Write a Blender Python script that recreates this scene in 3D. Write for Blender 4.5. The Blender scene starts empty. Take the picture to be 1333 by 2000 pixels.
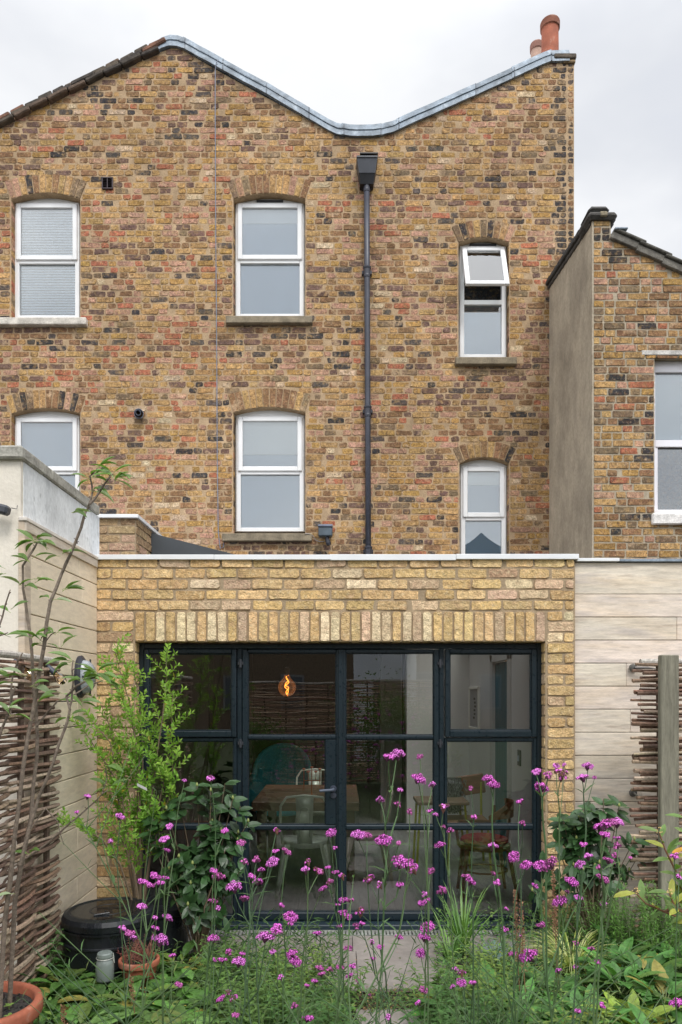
import bpy, math, random
import numpy as np
from mathutils import Vector, Matrix

R = random.Random(7)
D = bpy.data
scn = bpy.context.scene
COL = scn.collection

# ------------------------------------------------------------------ camera
F, CX, CY, EYE = 1400.0, 666.5, 1355.0, 1.69      # focal length in photo pixels, optical axis, horizon, eye height
cd = D.cameras.new('camera')
cd.sensor_fit = 'HORIZONTAL'; cd.sensor_width = 24.0; cd.lens = 24.0 * F / 1333.0
cd.shift_y = (CY - 1000.0) / 1333.0
cd.clip_start = 0.05; cd.clip_end = 500
cam = D.objects.new('camera', cd); COL.objects.link(cam)
cam.location = (0, 0, EYE); cam.rotation_euler = (math.radians(90), 0, 0)
scn.camera = cam

# ------------------------------------------------------------------ world: overcast sky
SUN_EL, SUN_AZ = math.radians(52), math.radians(162)   # high, behind and right of the camera
w = D.worlds.new('World'); scn.world = w; w.use_nodes = True
nt = w.node_tree; nt.nodes.clear()
def N(nt, t, **kw):
    n = nt.nodes.new(t)
    for k, v in kw.items(): setattr(n, k, v)
    return n
def link(nt, a, b): nt.links.new(a, b)
def mathn(nt, op, a, b=None, clamp=False):
    n = N(nt, 'ShaderNodeMath', operation=op); n.use_clamp = clamp
    for i, q in enumerate((a, b)):
        if q is None: continue
        if isinstance(q, (int, float)): n.inputs[i].default_value = q
        else: link(nt, q, n.inputs[i])
    return n.outputs[0]
def maprange(nt, v, a, b, c, d, smooth=False):
    n = N(nt, 'ShaderNodeMapRange')
    if smooth: n.interpolation_type = 'SMOOTHSTEP'
    link(nt, v, n.inputs['Value'])
    for k, q in zip(('From Min', 'From Max', 'To Min', 'To Max'), (a, b, c, d)): n.inputs[k].default_value = q
    return n.outputs[0]
tc = N(nt, 'ShaderNodeTexCoord')
sep = N(nt, 'ShaderNodeSeparateXYZ'); link(nt, tc.outputs['Generated'], sep.inputs[0])
sky = N(nt, 'ShaderNodeTexSky'); sky.sky_type = 'NISHITA'; sky.sun_disc = False
sky.sun_elevation = SUN_EL; sky.sun_rotation = SUN_AZ
mp = N(nt, 'ShaderNodeMapping'); mp.inputs['Scale'].default_value = (1.2, 1.2, 2.6)
link(nt, tc.outputs['Generated'], mp.inputs[0])
cn = N(nt, 'ShaderNodeTexNoise'); cn.inputs['Scale'].default_value = 1.9; cn.inputs['Detail'].default_value = 5
cn.inputs['Roughness'].default_value = .5
link(nt, mp.outputs[0], cn.inputs['Vector'])
cl = maprange(nt, cn.outputs['Fac'], .36, .62, .83, 1.0, True)
zen = maprange(nt, sep.outputs['Z'], .62, 1.0, 1.0, 2.3, True)
beh = maprange(nt, sep.outputs['Y'], .1, -.8, 1.0, 1.75, True)
lum = mathn(nt, 'MULTIPLY', mathn(nt, 'MULTIPLY', cl, zen), beh)
tint = N(nt, 'ShaderNodeMix', data_type='RGBA'); link(nt, maprange(nt, cn.outputs['Fac'], .36, .62, 0, 1), tint.inputs[0])
tint.inputs[6].default_value = (.905, .935, 1, 1); tint.inputs[7].default_value = (.985, .992, 1, 1)
vm = N(nt, 'ShaderNodeVectorMath', operation='SCALE'); link(nt, tint.outputs[2], vm.inputs[0])
link(nt, mathn(nt, 'MULTIPLY', lum, 1 / .12 * .76), vm.inputs['Scale'])
mx = N(nt, 'ShaderNodeMix', data_type='RGBA'); mx.inputs[0].default_value = .96
link(nt, sky.outputs[0], mx.inputs[6]); link(nt, vm.outputs[0], mx.inputs[7])
bg = N(nt, 'ShaderNodeBackground'); bg.inputs['Strength'].default_value = .12
link(nt, mx.outputs[2], bg.inputs['Color'])
wo = N(nt, 'ShaderNodeOutputWorld'); link(nt, bg.outputs[0], wo.inputs[0])

sl = D.lights.new('sun', 'SUN'); sl.energy = 1.5; sl.angle = math.radians(18); sl.color = (1, .96, .9)
so = D.objects.new('sun', sl); COL.objects.link(so)
sd = Vector((math.sin(SUN_AZ) * math.cos(SUN_EL), math.cos(SUN_AZ) * math.cos(SUN_EL), math.sin(SUN_EL)))
so.rotation_euler = sd.to_track_quat('Z', 'Y').to_euler(); so.location = (0, 0, 30)

scn.view_settings.view_transform = 'Standard'; scn.view_settings.look = 'None'
scn.view_settings.exposure = 0.45; scn.view_settings.gamma = 1
try:
    scn.cycles.use_denoising = True
    scn.cycles.denoiser = 'OPENIMAGEDENOISE'
except Exception: pass
scn.cycles.max_bounces = 7; scn.cycles.transparent_max_bounces = 12
scn.cycles.sample_clamp_indirect = 6

# ------------------------------------------------------------------ helpers
def P(px, py, Y):
    return Vector(((px - CX) * Y / F, Y, EYE + (CY - py) * Y / F))

def empty(name, loc=(0, 0, 0)):
    o = D.objects.new(name, None); COL.objects.link(o); o.location = loc; o.empty_display_size = .1
    return o
def tag(o, label, cat, group=None, kind=None):
    if label: o['label'] = label
    if cat: o['category'] = cat
    if group: o['group'] = group
    if kind: o['kind'] = kind
    return o
def thing(name, label, cat, group=None, loc=(0, 0, 0)):
    return tag(empty(name, loc), label, cat, group)

class MB:
    def __init__(s): s.v = []; s.f = []; s.c = []; s.m = []
    def add(s, vs, fs, col=(1, 1, 1), m=0):
        b = len(s.v); s.v.extend([tuple(q) for q in vs])
        if len(col) and isinstance(col[0], (tuple, list)): s.c.extend(col)
        else: s.c.extend([tuple(col)] * len(vs))
        for f in fs: s.f.append(tuple(b + i for i in f)); s.m.append(m)
        return b
    def box(s, x0, x1, y0, y1, z0, z1, col=(1, 1, 1), m=0, b=0, M=None):
        if x1 < x0: x0, x1 = x1, x0
        if y1 < y0: y0, y1 = y1, y0
        if z1 < z0: z0, z1 = z1, z0
        b = min(b, (x1 - x0) * .45, (y1 - y0) * .45, (z1 - z0) * .45)
        if b <= 0:
            vs = [Vector((x, y, z)) for x in (x0, x1) for y in (y0, y1) for z in (z0, z1)]
            fs = [(0, 1, 3, 2), (4, 6, 7, 5), (0, 4, 5, 1), (2, 3, 7, 6), (0, 2, 6, 4), (1, 5, 7, 3)]
        else:
            lo, hi = (x0, y0, z0), (x1, y1, z1); idx = {}; vs = []
            for c in range(8):
                sg = [(c >> k) & 1 for k in range(3)]
                for ax in range(3):
                    p = [0, 0, 0]
                    for k in range(3):
                        p[k] = (hi[k] if sg[k] else lo[k]) if k == ax else ((hi[k] - b) if sg[k] else (lo[k] + b))
                    idx[(c, ax)] = len(vs); vs.append(Vector(p))
            fs = []
            for ax in range(3):
                o1, o2 = [k for k in range(3) if k != ax]
                for sgn in (0, 1):
                    q = []
                    for a_, b_ in ((0, 0), (1, 0), (1, 1), (0, 1)):
                        c = (sgn << ax) | (a_ << o1) | (b_ << o2); q.append(idx[(c, ax)])
                    fs.append(tuple(q))
            for ax in range(3):
                o1, o2 = [k for k in range(3) if k != ax]
                for a_ in (0, 1):
                    for b_ in (0, 1):
                        c0 = (a_ << o1) | (b_ << o2); c1 = c0 | (1 << ax)
                        fs.append((idx[(c0, o1)], idx[(c1, o1)], idx[(c1, o2)], idx[(c0, o2)]))
            for c in range(8): fs.append((idx[(c, 0)], idx[(c, 1)], idx[(c, 2)]))
        if M is not None: vs = [M @ v for v in vs]
        s.add(vs, fs, col, m)
    def tube(s, pts, rad, n=6, col=(1, 1, 1), m=0, caps=True):
        pts = [Vector(p) for p in pts]
        if isinstance(rad, (int, float)): rad = [rad] * len(pts)
        t = (pts[1] - pts[0]).normalized()
        u = t.orthogonal().normalized(); vs = []
        for i, p in enumerate(pts):
            if i == 0: tt = pts[1] - pts[0]
            elif i == len(pts) - 1: tt = pts[-1] - pts[-2]
            else: tt = pts[i + 1] - pts[i - 1]
            if tt.length < 1e-9: tt = t
            tt = tt.normalized(); u = (u - tt * u.dot(tt))
            if u.length < 1e-6: u = tt.orthogonal()
            u.normalize(); w_ = tt.cross(u); t = tt
            for k in range(n):
                a = 2 * math.pi * k / n
                vs.append(p + (u * math.cos(a) + w_ * math.sin(a)) * rad[i])
        fs = []
        for i in range(len(pts) - 1):
            for k in range(n):
                a = i * n + k; b = i * n + (k + 1) % n
                fs.append((a, b, b + n, a + n))
        if caps:
            fs.append(tuple(range(n))[::-1]); fs.append(tuple((len(pts) - 1) * n + k for k in range(n)))
        s.add(vs, fs, col, m)
    def lathe(s, c, prof, n=24, col=(1, 1, 1), m=0, M=None, cap0=False, cap1=False):
        c = Vector(c); vs = []
        for r, z in prof:
            for k in range(n):
                a = 2 * math.pi * k / n
                v = Vector((r * math.cos(a), r * math.sin(a), z))
                if M is not None: v = M @ v
                vs.append(c + v)
        fs = []
        for i in range(len(prof) - 1):
            for k in range(n):
                a = i * n + k; b = i * n + (k + 1) % n
                fs.append((a, b, b + n, a + n))
        if cap0: fs.append(tuple(range(n))[::-1])
        if cap1: fs.append(tuple((len(prof) - 1) * n + k for k in range(n)))
        if isinstance(col, list): col = [cc for cc in col for _ in range(n)]
        s.add(vs, fs, col, m)
    def quad(s, a, b, c, d, col=(1, 1, 1), m=0): s.add([a, b, c, d], [(0, 1, 2, 3)], col, m)
    def prism(s, poly, y0, y1, col=(1, 1, 1), m=0):      # poly of (x, z), extruded along y
        n = len(poly)
        vs = [(x, y0, z) for x, z in poly] + [(x, y1, z) for x, z in poly]
        fs = [tuple(range(n)), tuple(range(n, 2 * n))[::-1]] + [(i, i + n, (i + 1) % n + n, (i + 1) % n) for i in range(n)]
        s.add(vs, fs, col, m)
    def leaf(s, base, d, up, L, W, col, curl=.25, fold=.25, m=0, seg=3, serr=0):
        d = Vector(d).normalized(); up = Vector(up)
        side = d.cross(up)
        if side.length < 1e-4: side = d.orthogonal()
        side.normalize(); nn = side.cross(d).normalized()
        base = Vector(base); vs = [base]; cols = [col]
        prof = {2: [(.5, 1)], 3: [(.3, .85), (.65, .9)], 4: [(.2, .7), (.45, 1), (.75, .75)], 5: [(.15, .55), (.35, .95), (.6, 1), (.82, .62)]}[seg]
        for t, wd in prof:
            c = base + d * (L * t) - nn * (curl * L * t * t); hw = W * .5 * wd
            dk = tuple(q * .86 for q in col)
            vs += [c - side * hw + nn * (fold * hw), c, c + side * hw + nn * (fold * hw)]
            cols += [col, dk, col]
        vs.append(base + d * L - nn * (curl * L)); cols.append(col)
        k = len(prof); fs = [(0, 1, 2), (0, 2, 3)]
        for i in range(k - 1):
            a = 1 + 3 * i; fs += [(a, a + 3, a + 4, a + 1), (a + 1, a + 4, a + 5, a + 2)]
        a = 1 + 3 * (k - 1); e = a + 3
        fs += [(a, e, a + 1), (a + 1, e, a + 2)]
        s.add(vs, fs, cols, m)
    def tiny(s, base, d, side, L, W, col, m=0):          # four-cornered folded leaflet
        base = Vector(base); d = Vector(d); side = Vector(side)
        nn = side.cross(d)
        mid = base + d * (L * .5)
        s.add([base, mid - side * (W * .5) + nn * (W * .15), base + d * L - nn * (L * .12), mid + side * (W * .5) + nn * (W * .15)], [(0, 1, 2), (0, 2, 3)], col, m)
    def build(s, name, mats, parent=None, smooth=False, loc=None):
        me = D.meshes.new(name); me.from_pydata(s.v, [], s.f)
        if not isinstance(mats, (list, tuple)): mats = [mats]
        for m in mats: me.materials.append(m)
        if len(mats) > 1: me.polygons.foreach_set('material_index', s.m)
        ca = me.color_attributes.new('Col', 'FLOAT_COLOR', 'POINT')
        arr = np.ones((len(s.v), 4), dtype=np.float32); arr[:, :3] = np.array(s.c, dtype=np.float32)
        ca.data.foreach_set('color', arr.ravel())
        if smooth: me.polygons.foreach_set('use_smooth', [True] * len(s.f))
        me.update()
        o = D.objects.new(name, me); COL.objects.link(o)
        if parent is not None:
            o.parent = parent
            lo = parent_loc(parent)
            if lo.length > 0: me.transform(Matrix.Translation(-lo))
        return o
def parent_loc(o):
    l = Vector((0, 0, 0))
    while o is not None: l = l + Vector(o.location); o = o.parent
    return l

# ------------------------------------------------------------------ materials
def mat(name, base=(1, 1, 1), rough=.7, metal=0, attr=True, noise=(), bump=(), coat=0, spec=.5, leaf=0, tint=None, scale=(1, 1, 1), rnoise=None):
    """noise: (scale, low, high[, detail]) multipliers; bump: (scale, distance); tint: (scale, colour, lo, hi) blends a colour in by noise"""
    m = D.materials.new(name); m.use_nodes = True; t = m.node_tree
    p = t.nodes['Principled BSDF']; out = t.nodes['Material Output']
    tcn = N(t, 'ShaderNodeTexCoord'); mpn = N(t, 'ShaderNodeMapping'); mpn.inputs['Scale'].default_value = scale
    link(t, tcn.outputs['Object'], mpn.inputs[0]); vec = mpn.outputs[0]
    def nz(sc, det=3, rg=.55):
        n = N(t, 'ShaderNodeTexNoise'); n.inputs['Scale'].default_value = sc; n.inputs['Detail'].default_value = det
        n.inputs['Roughness'].default_value = rg; link(t, vec, n.inputs['Vector']); return n.outputs['Fac']
    rgb = N(t, 'ShaderNodeRGB'); rgb.outputs[0].default_value = (*base, 1); col = rgb.outputs[0]
    if attr:
        a = N(t, 'ShaderNodeAttribute'); a.attribute_name = 'Col'
        x = N(t, 'ShaderNodeMix', data_type='RGBA', blend_type='MULTIPLY'); x.inputs[0].default_value = 1
        link(t, a.outputs['Color'], x.inputs[6]); link(t, col, x.inputs[7]); col = x.outputs[2]
    if tint:
        for sc, tc_, lo, hi, mxx in (tint if isinstance(tint, list) else [tint]):
            x = N(t, 'ShaderNodeMix', data_type='RGBA'); link(t, maprange(t, nz(sc, 4), lo, hi, 0, mxx), x.inputs[0])
            link(t, col, x.inputs[6]); x.inputs[7].default_value = (*tc_, 1); col = x.outputs[2]
    for q in noise:
        f = maprange(t, nz(q[0], q[3] if len(q) > 3 else 3), .32, .68, q[1], q[2])
        v = N(t, 'ShaderNodeVectorMath', operation='SCALE'); link(t, col, v.inputs[0]); link(t, f, v.inputs['Scale']); col = v.outputs[0]
    link(t, col, p.inputs['Base Color'])
    p.inputs['Roughness'].default_value = rough; p.inputs['Metallic'].default_value = metal
    p.inputs['Specular IOR Level'].default_value = spec
    if coat: p.inputs['Coat Weight'].default_value = coat; p.inputs['Coat Roughness'].default_value = .15
    if rnoise: link(t, maprange(t, nz(rnoise[0]), .35, .65, rnoise[1], rnoise[2]), p.inputs['Roughness'])
    prev = None
    for sc, dist in bump:
        bn = N(t, 'ShaderNodeBump'); bn.inputs['Strength'].default_value = 1; bn.inputs['Distance'].default_value = dist
        link(t, nz(sc, 4), bn.inputs['Height'])
        if prev: link(t, prev, bn.inputs['Normal'])
        prev = bn.outputs[0]
    if prev: link(t, prev, p.inputs['Normal'])
    if leaf:
        tr = N(t, 'ShaderNodeBsdfTranslucent'); v = N(t, 'ShaderNodeVectorMath', operation='MULTIPLY')
        link(t, col, v.inputs[0]); v.inputs[1].default_value = (1.2, 1.35, .6); link(t, v.outputs[0], tr.inputs[0])
        ms = N(t, 'ShaderNodeMixShader'); ms.inputs[0].default_value = leaf
        link(t, p.outputs[0], ms.inputs[1]); link(t, tr.outputs[0], ms.inputs[2]); link(t, ms.outputs[0], out.inputs[0])
    return m
def glass_mat(name, tint=(.93, .96, .95), ior=1.52, boost=1.0, rough=0.0, bump=None):
    m = D.materials.new(name); m.use_nodes = True; t = m.node_tree; t.nodes.clear()
    out = N(t, 'ShaderNodeOutputMaterial'); ms = N(t, 'ShaderNodeMixShader')
    tr = N(t, 'ShaderNodeBsdfTransparent'); tr.inputs[0].default_value = (*tint, 1)
    gl = N(t, 'ShaderNodeBsdfGlossy'); gl.inputs['Roughness'].default_value = rough
    fr = N(t, 'ShaderNodeFresnel'); fr.inputs[0].default_value = ior
    if bump:
        tcn = N(t, 'ShaderNodeTexCoord'); n = N(t, 'ShaderNodeTexNoise'); n.inputs['Scale'].default_value = bump[0]; n.inputs['Detail'].default_value = 1
        link(t, tcn.outputs['Object'], n.inputs['Vector'])
        bn = N(t, 'ShaderNodeBump'); bn.inputs['Distance'].default_value = bump[1]; link(t, n.outputs['Fac'], bn.inputs['Height'])
        link(t, bn.outputs[0], gl.inputs['Normal'])
    link(t, mathn(t, 'MULTIPLY', fr.outputs[0], boost, True), ms.inputs[0])
    link(t, tr.outputs[0], ms.inputs[1]); link(t, gl.outputs[0], ms.inputs[2]); link(t, ms.outputs[0], out.inputs[0])
    return m

GRIME = (.9, .82, 1.08, 4)
M_OLDBRICK = mat('old_stock_brick', rough=.9, spec=.2, noise=((26, .72, 1.22), (75, .66, 1.30), (200, .75, 1.2), (5, .86, 1.12), GRIME),
                 tint=[(17, (.42, .27, .12), .50, .68, .65), (31, (.15, .085, .06), .52, .68, .6), (60, (.045, .038, .034), .60, .70, .7), (44, (.56, .43, .29), .60, .72, .5), (6.5, (.45, .32, .205), .57, .68, .75)], bump=((45, .006), (220, .003)))
M_OLDMORTAR = mat('old_sandy_mortar', (.45, .325, .205), rough=.95, attr=False, spec=.1, noise=((60, .78, 1.15), (7, .8, 1.12), GRIME), bump=((90, .004),))
M_NEWBRICK = mat('new_yellow_stock_brick', rough=.9, spec=.2, noise=((30, .80, 1.16), (110, .76, 1.22), (2, .92, 1.06)),
                 tint=[(14, (.42, .27, .17), .52, .72, .65), (40, (.70, .57, .36), .52, .72, .6), (55, (.24, .15, .08), .60, .72, .6)], bump=((22, .016), (90, .007)))
M_NEWMORTAR = mat('grey_brown_mortar', (.37, .285, .19), rough=.95, attr=False, spec=.1, noise=((80, .8, 1.12), (6, .85, 1.1)), bump=((120, .003),))
M_PALEMORTAR = mat('pale_pointing', (.42, .36, .27), rough=.95, attr=False, spec=.1, noise=((60, .8, 1.12), (6, .75, 1.1)), bump=((90, .004),))
M_LEAD = mat('lead_sheet', (.20, .245, .295), rough=.6, metal=.1, attr=True, noise=((7, .62, 1.3, 5), (40, .82, 1.15)), bump=((5, .015), (30, .004)), tint=[(11, (.36, .41, .46), .54, .70, .65)])
M_DARKTILE = mat('weathered_dark_tile', rough=.92, attr=True, noise=((12, .6, 1.3), (90, .7, 1.25)), bump=((40, .008), (160, .003)))
M_UPVC = mat('white_window_plastic', (.80, .81, .82), rough=.3, attr=True, noise=((3, .93, 1.03),))
M_STONE = mat('weathered_stone_sill', rough=.93, attr=True, noise=((9, .65, 1.2), (80, .8, 1.15)), bump=((50, .006),))
M_RENDERGREY = mat('weathered_cement_render', rough=.95, attr=True, scale=(1, 1, .55), tint=[(1.7, (.25, .215, .165), .46, .66, .75), (4.5, (.22, .19, .155), .54, .72, .5), (1.1, (.31, .26, .19), .5, .7, .6)], noise=((9, .84, 1.12), (60, .86, 1.14)), bump=((150, .003),))
M_CREAM = mat('cream_rendered_wall', rough=.9, attr=True, noise=((2.2, .86, 1.06), (40, .95, 1.04)), tint=[(3, (.42, .36, .28), .56, .75, .4)], bump=((60, .002),))
M_WASH = mat('limewashed_concrete', rough=.9, attr=True, scale=(1, 1, .6), noise=((3.5, .72, 1.1, 5), (60, .9, 1.08)), tint=[(7, (.30, .32, .34), .56, .72, .65), (22, (.30, .31, .31), .60, .72, .5)], bump=((50, .003),))
M_BOARD = mat('silvered_timber_board', rough=.8, attr=True, scale=(1, 1, 7), noise=((1.6, .84, 1.12, 6), (7, .84, 1.10), (40, .92, 1.06)), tint=[(.9, (.66, .52, .36), .48, .68, .6), (1.9, (.50, .45, .43), .52, .68, .6), (3.3, (.36, .26, .19), .60, .72, .5)], bump=((9, .002), (70, .0008)))
M_BOARDC = mat('cream_timber_board', rough=.8, attr=True, scale=(1, 1, 4), noise=((2.2, .92, 1.06, 6), (12, .92, 1.06), (50, .95, 1.04)), tint=[(2.0, (.62, .50, .37), .54, .72, .5), (5, (.50, .42, .33), .62, .74, .5)], bump=((60, .0008),))
M_WHITEMETAL = mat('white_coated_metal', (.76, .78, .80), rough=.35, metal=.0, attr=True, noise=((3, .92, 1.04),))
M_FRAME = mat('blue_black_powder_coat', (.011, .020, .027), rough=.36, spec=.4, attr=True, noise=((5, .9, 1.1),), rnoise=(40, .26, .40))
M_BLACKMETAL = mat('black_painted_metal', (.022, .024, .030), rough=.42, attr=True, noise=((6, .8, 1.25),), bump=((30, .0006),))
M_GREYSHEET = mat('dark_grey_membrane', (.05, .058, .066), rough=.5, attr=False, noise=((2, .85, 1.1),))
M_TERRA = mat('terracotta', (.36, .11, .06), rough=.8, attr=True, noise=((7, .8, 1.15), (60, .9, 1.1)), tint=[(11, (.55, .40, .32), .58, .75, .5)], bump=((50, .0015),))
M_BARK = mat('bark_rod', rough=.9, attr=True, noise=((60, .65, 1.3), (260, .8, 1.2)), bump=((120, .002),))
M_POST = mat('green_grey_timber_post', (.20, .19, .145), rough=.9, attr=True, scale=(9, 9, 1), noise=((5, .7, 1.25, 5), (30, .85, 1.12)), bump=((12, .003),))
M_LEAFD = mat('glossy_dark_leaf', rough=.40, attr=True, leaf=.10, noise=((14, .8, 1.15),))
M_LEAF = mat('soft_leaf', rough=.5, attr=True, leaf=.28, noise=((24, .82, 1.15),))
M_CRINKLE = mat('crinkled_leaf', rough=.5, attr=True, leaf=.22, noise=((30, .75, 1.2),), bump=((60, .006),))
M_STEM = mat('green_stem', rough=.6, attr=True)
M_FLOWER = mat('verbena_floret', rough=.6, attr=True, leaf=.15)
M_SOIL = mat('dark_soil', (.05, .038, .027), rough=1, attr=True, noise=((3, .7, 1.2), (60, .5, 1.5)), bump=((40, .02), (150, .006)))
M_PAVER = mat('stone_effect_paving', rough=.6, attr=True, noise=((3, .8, 1.12, 5), (20, .9, 1.08), (90, .93, 1.05)), tint=[(5, (.20, .165, .15), .52, .7, .5)], bump=((20, .002),))
M_PLASTER = mat('room_plaster', rough=.9, attr=True, noise=((1.5, .95, 1.03),))
M_FLOORW = mat('grey_oak_floorboard', rough=.45, attr=True, scale=(9, 1, 1), noise=((4, .8, 1.15, 5), (20, .9, 1.08)), bump=((8, .001),))
M_WOOD = mat('brown_furniture_wood', rough=.5, attr=True, scale=(1, 8, 8), noise=((5, .75, 1.2, 5),))
M_GALV = mat('worn_gunmetal', (.60, .62, .57), rough=.42, metal=.3, attr=True, noise=((9, .7, 1.2),))
M_FABRIC = mat('woven_fabric', rough=.95, attr=True, noise=((60, .8, 1.15),))
M_FUR = mat('grey_sheepskin', rough=1, attr=True)
M_BLIND = mat('window_blind', rough=.8, attr=True)
M_GLASS = glass_mat('door_glass', tint=(.90, .93, .92), boost=4.4, bump=(2.2, .0005))
M_WGLASS = glass_mat('window_glass', tint=(.93, .96, .97), boost=3.6, bump=(1.7, .0012))
M_ADDED_ROOFLIGHT = glass_mat('added_rooflight_glass', tint=(.97, .98, .98), boost=1)
M_CLEAR = glass_mat('clear_bulb_glass', tint=(1, .86, .68), boost=2.2)
M_JAR = mat('frosted_jar_glass', (.20, .235, .22), rough=.2, attr=False, spec=.6)
def emis(name, c, st):
    m = D.materials.new(name); m.use_nodes = True; p = m.node_tree.nodes['Principled BSDF']
    p.inputs['Base Color'].default_value = (*c, 1); p.inputs['Emission Color'].default_value = (*c, 1); p.inputs['Emission Strength'].default_value = st
    return m
M_FIL = emis('glowing_filament', (1, .30, .045), 4.5)
_t = M_CLEAR.node_tree; _o = [n for n in _t.nodes if n.type == 'OUTPUT_MATERIAL'][0]; _s = _o.inputs[0].links[0].from_socket
M_GLOBE = M_CLEAR.copy(); M_GLOBE.name = 'glowing_amber_globe'; _t = M_GLOBE.node_tree
_o = [n for n in _t.nodes if n.type == 'OUTPUT_MATERIAL'][0]; _s = _o.inputs[0].links[0].from_socket
_e = N(_t, 'ShaderNodeEmission'); _e.inputs[0].default_value = (1, .33, .08, 1); _e.inputs[1].default_value = .035
_a = N(_t, 'ShaderNodeAddShader'); link(_t, _s, _a.inputs[0]); link(_t, _e.outputs[0], _a.inputs[1]); link(_t, _a.outputs[0], _o.inputs[0])

def jit(c, a=.1, h=.04):
    k = 1 + R.uniform(-a, a)
    return tuple(max(0, q * k * (1 + R.uniform(-h, h))) for q in c)

# ------------------------------------------------------------------ brickwork
def pick(pal):
    t = R.random() * sum(p[0] for p in pal)
    for p in pal:
        t -= p[0]
        if t <= 0: return jit(p[1], .17, .035)
    return jit(pal[-1][1])
def brickq(mb, mapf, q, d, col, cut=.010, jitter=.0022, m=0, back=-.004):
    """one worn brick filling the quad q (four (u, w) corners), standing d proud of the mortar"""
    out = []; n = 4
    for i in range(4):
        p = Vector(q[i]); a = Vector(q[i - 1]); b = Vector(q[(i + 1) % 4])
        la, lb = (a - p).length, (b - p).length
        c1 = cut * R.uniform(.3, 1.5); c2 = cut * R.uniform(.3, 1.5)
        out.append(p + (a - p) * min(.35, c1 / la)); out.append(p + (b - p) * min(.35, c2 / lb))
        if lb > .07:
            k = 2 if lb > .15 else 1
            for j in range(k): out.append(p.lerp(b, (j + 1) / (k + 1) + R.uniform(-.06, .06)))
    cen = sum((Vector(v) for v in q), Vector((0, 0))) / 4
    ring0, ring1 = [], []
    tilt = (R.uniform(-.006, .006), R.uniform(-.01, .01))
    for v in out:
        v = v + Vector((R.uniform(-jitter, jitter), R.uniform(-jitter, jitter)))
        ring0.append(mapf(v.x, v.y, back))
        iv = v + (cen - v).normalized() * .0035
        ring1.append(mapf(iv.x, iv.y, d + (iv - cen).x * tilt[0] / .1 + R.uniform(-.0006, .0006)))
    k = len(out); fs = [tuple(range(k, 2 * k))] + [(i, (i + 1) % k, (i + 1) % k + k, i + k) for i in range(k)]
    mb.add(ring0 + ring1, fs, col, m)
def intervals(solid, x0, x1, z, st=.01):
    xs = np.arange(x0, x1 + st * .5, st); ok = solid(xs, z); res = []; a = None
    for x, k in zip(xs, ok):
        if k and a is None: a = x
        if not k and a is not None:
            if x - a > .03: res.append((a, x - st))
            a = None
    if a is not None and x1 - a > .03: res.append((a, x1))
    return res
def lay(mb, mapf, x0, x1, z0, z1, solid, palf, course=.0762, joint=.011, bond='flemish', L=.225, proud=.006, m=0, cut=.010, jitter=.0022, sag=.002):
    n = int((z1 - z0) / course)
    for i in range(n):
        zb = z0 + i * course; zm = zb + course / 2
        js = []; x = x0 - R.uniform(0, .35) if bond == 'flemish' else x0 - L * 2 + (L / 2 if i % 2 else 0)
        k = R.randint(0, 1)
        while x < x1 + L:
            js.append(x)
            if bond == 'flemish': x += (L if (k % 2) else L / 2) * R.uniform(.95, 1.05); k += 1 if R.random() < .88 else 2
            else: x += L * R.uniform(.985, 1.015)
        for a, b in intervals(solid, x0, x1, zm):
            cutp = [a] + [j for j in js if a + .06 < j < b - .06] + [b]
            for u0, u1 in zip(cutp[:-1], cutp[1:]):
                h = joint / 2
                dz = R.uniform(-sag, sag); dt = R.uniform(-sag, sag)
                c = pick(palf((u0 + u1) / 2, zm))
                brickq(mb, mapf, [(u0 + h * R.uniform(.6, 1.5), zb + h + dz), (u1 - h * R.uniform(.6, 1.5), zb + h + dz + dt),
                                  (u1 - h, zb + course - h + dz * .5 + dt), (u0 + h, zb + course - h + dz * .5)],
                       proud + R.uniform(-.003, .004), c, cut, jitter, m)
class Opening:
    def __init__(s, x0, x1, z0, z1, rise=0, ring=.235):
        s.x0, s.x1, s.z0, s.z1, s.rise, s.ring = x0, x1, z0, z1, rise, ring      # z1 = springing
        if rise:
            a = (x1 - x0) / 2; s.xc = (x0 + x1) / 2; s.Rr = (a * a + rise * rise) / (2 * rise); s.zc = z1 + rise - s.Rr
            s.th = math.asin(a / s.Rr)
    def top(s, x):
        if not s.rise: return s.z1
        return s.zc + math.sqrt(max(0, s.Rr ** 2 - (x - s.xc) ** 2))
    def blocked(s, xs, z):
        if z < s.z0: return np.zeros(len(xs), bool)
        if z <= s.z1: return (xs > s.x0) & (xs < s.x1)
        if s.rise:
            ro = s.Rr + s.ring; dz = z - s.zc
            if dz >= ro: return np.zeros(len(xs), bool)
            hw = min(math.sqrt(ro * ro - dz * dz), dz * math.tan(s.th))
            return abs(xs - s.xc) < hw
        return np.zeros(len(xs), bool)
def voussoirs(mb, mapf, o, palf, m=0):
    n = round(2 * o.th * (o.Rr + o.ring / 2) / .083)
    for i in range(n):
        a0 = -o.th + 2 * o.th * i / n; a1 = -o.th + 2 * o.th * (i + 1) / n; g = .005 / o.Rr
        q = []
        for a, r in ((a0 + g, o.Rr + .001), (a1 - g, o.Rr + .001), (a1 - g, o.Rr + o.ring - .008), (a0 + g, o.Rr + o.ring - .008)):
            q.append((o.xc + r * math.sin(a), o.zc + r * math.cos(a)))
        brickq(mb, mapf, q, .007 + R.uniform(-.002, .003), pick(palf(o.xc, o.z1)), .008, .002, m)
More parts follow.
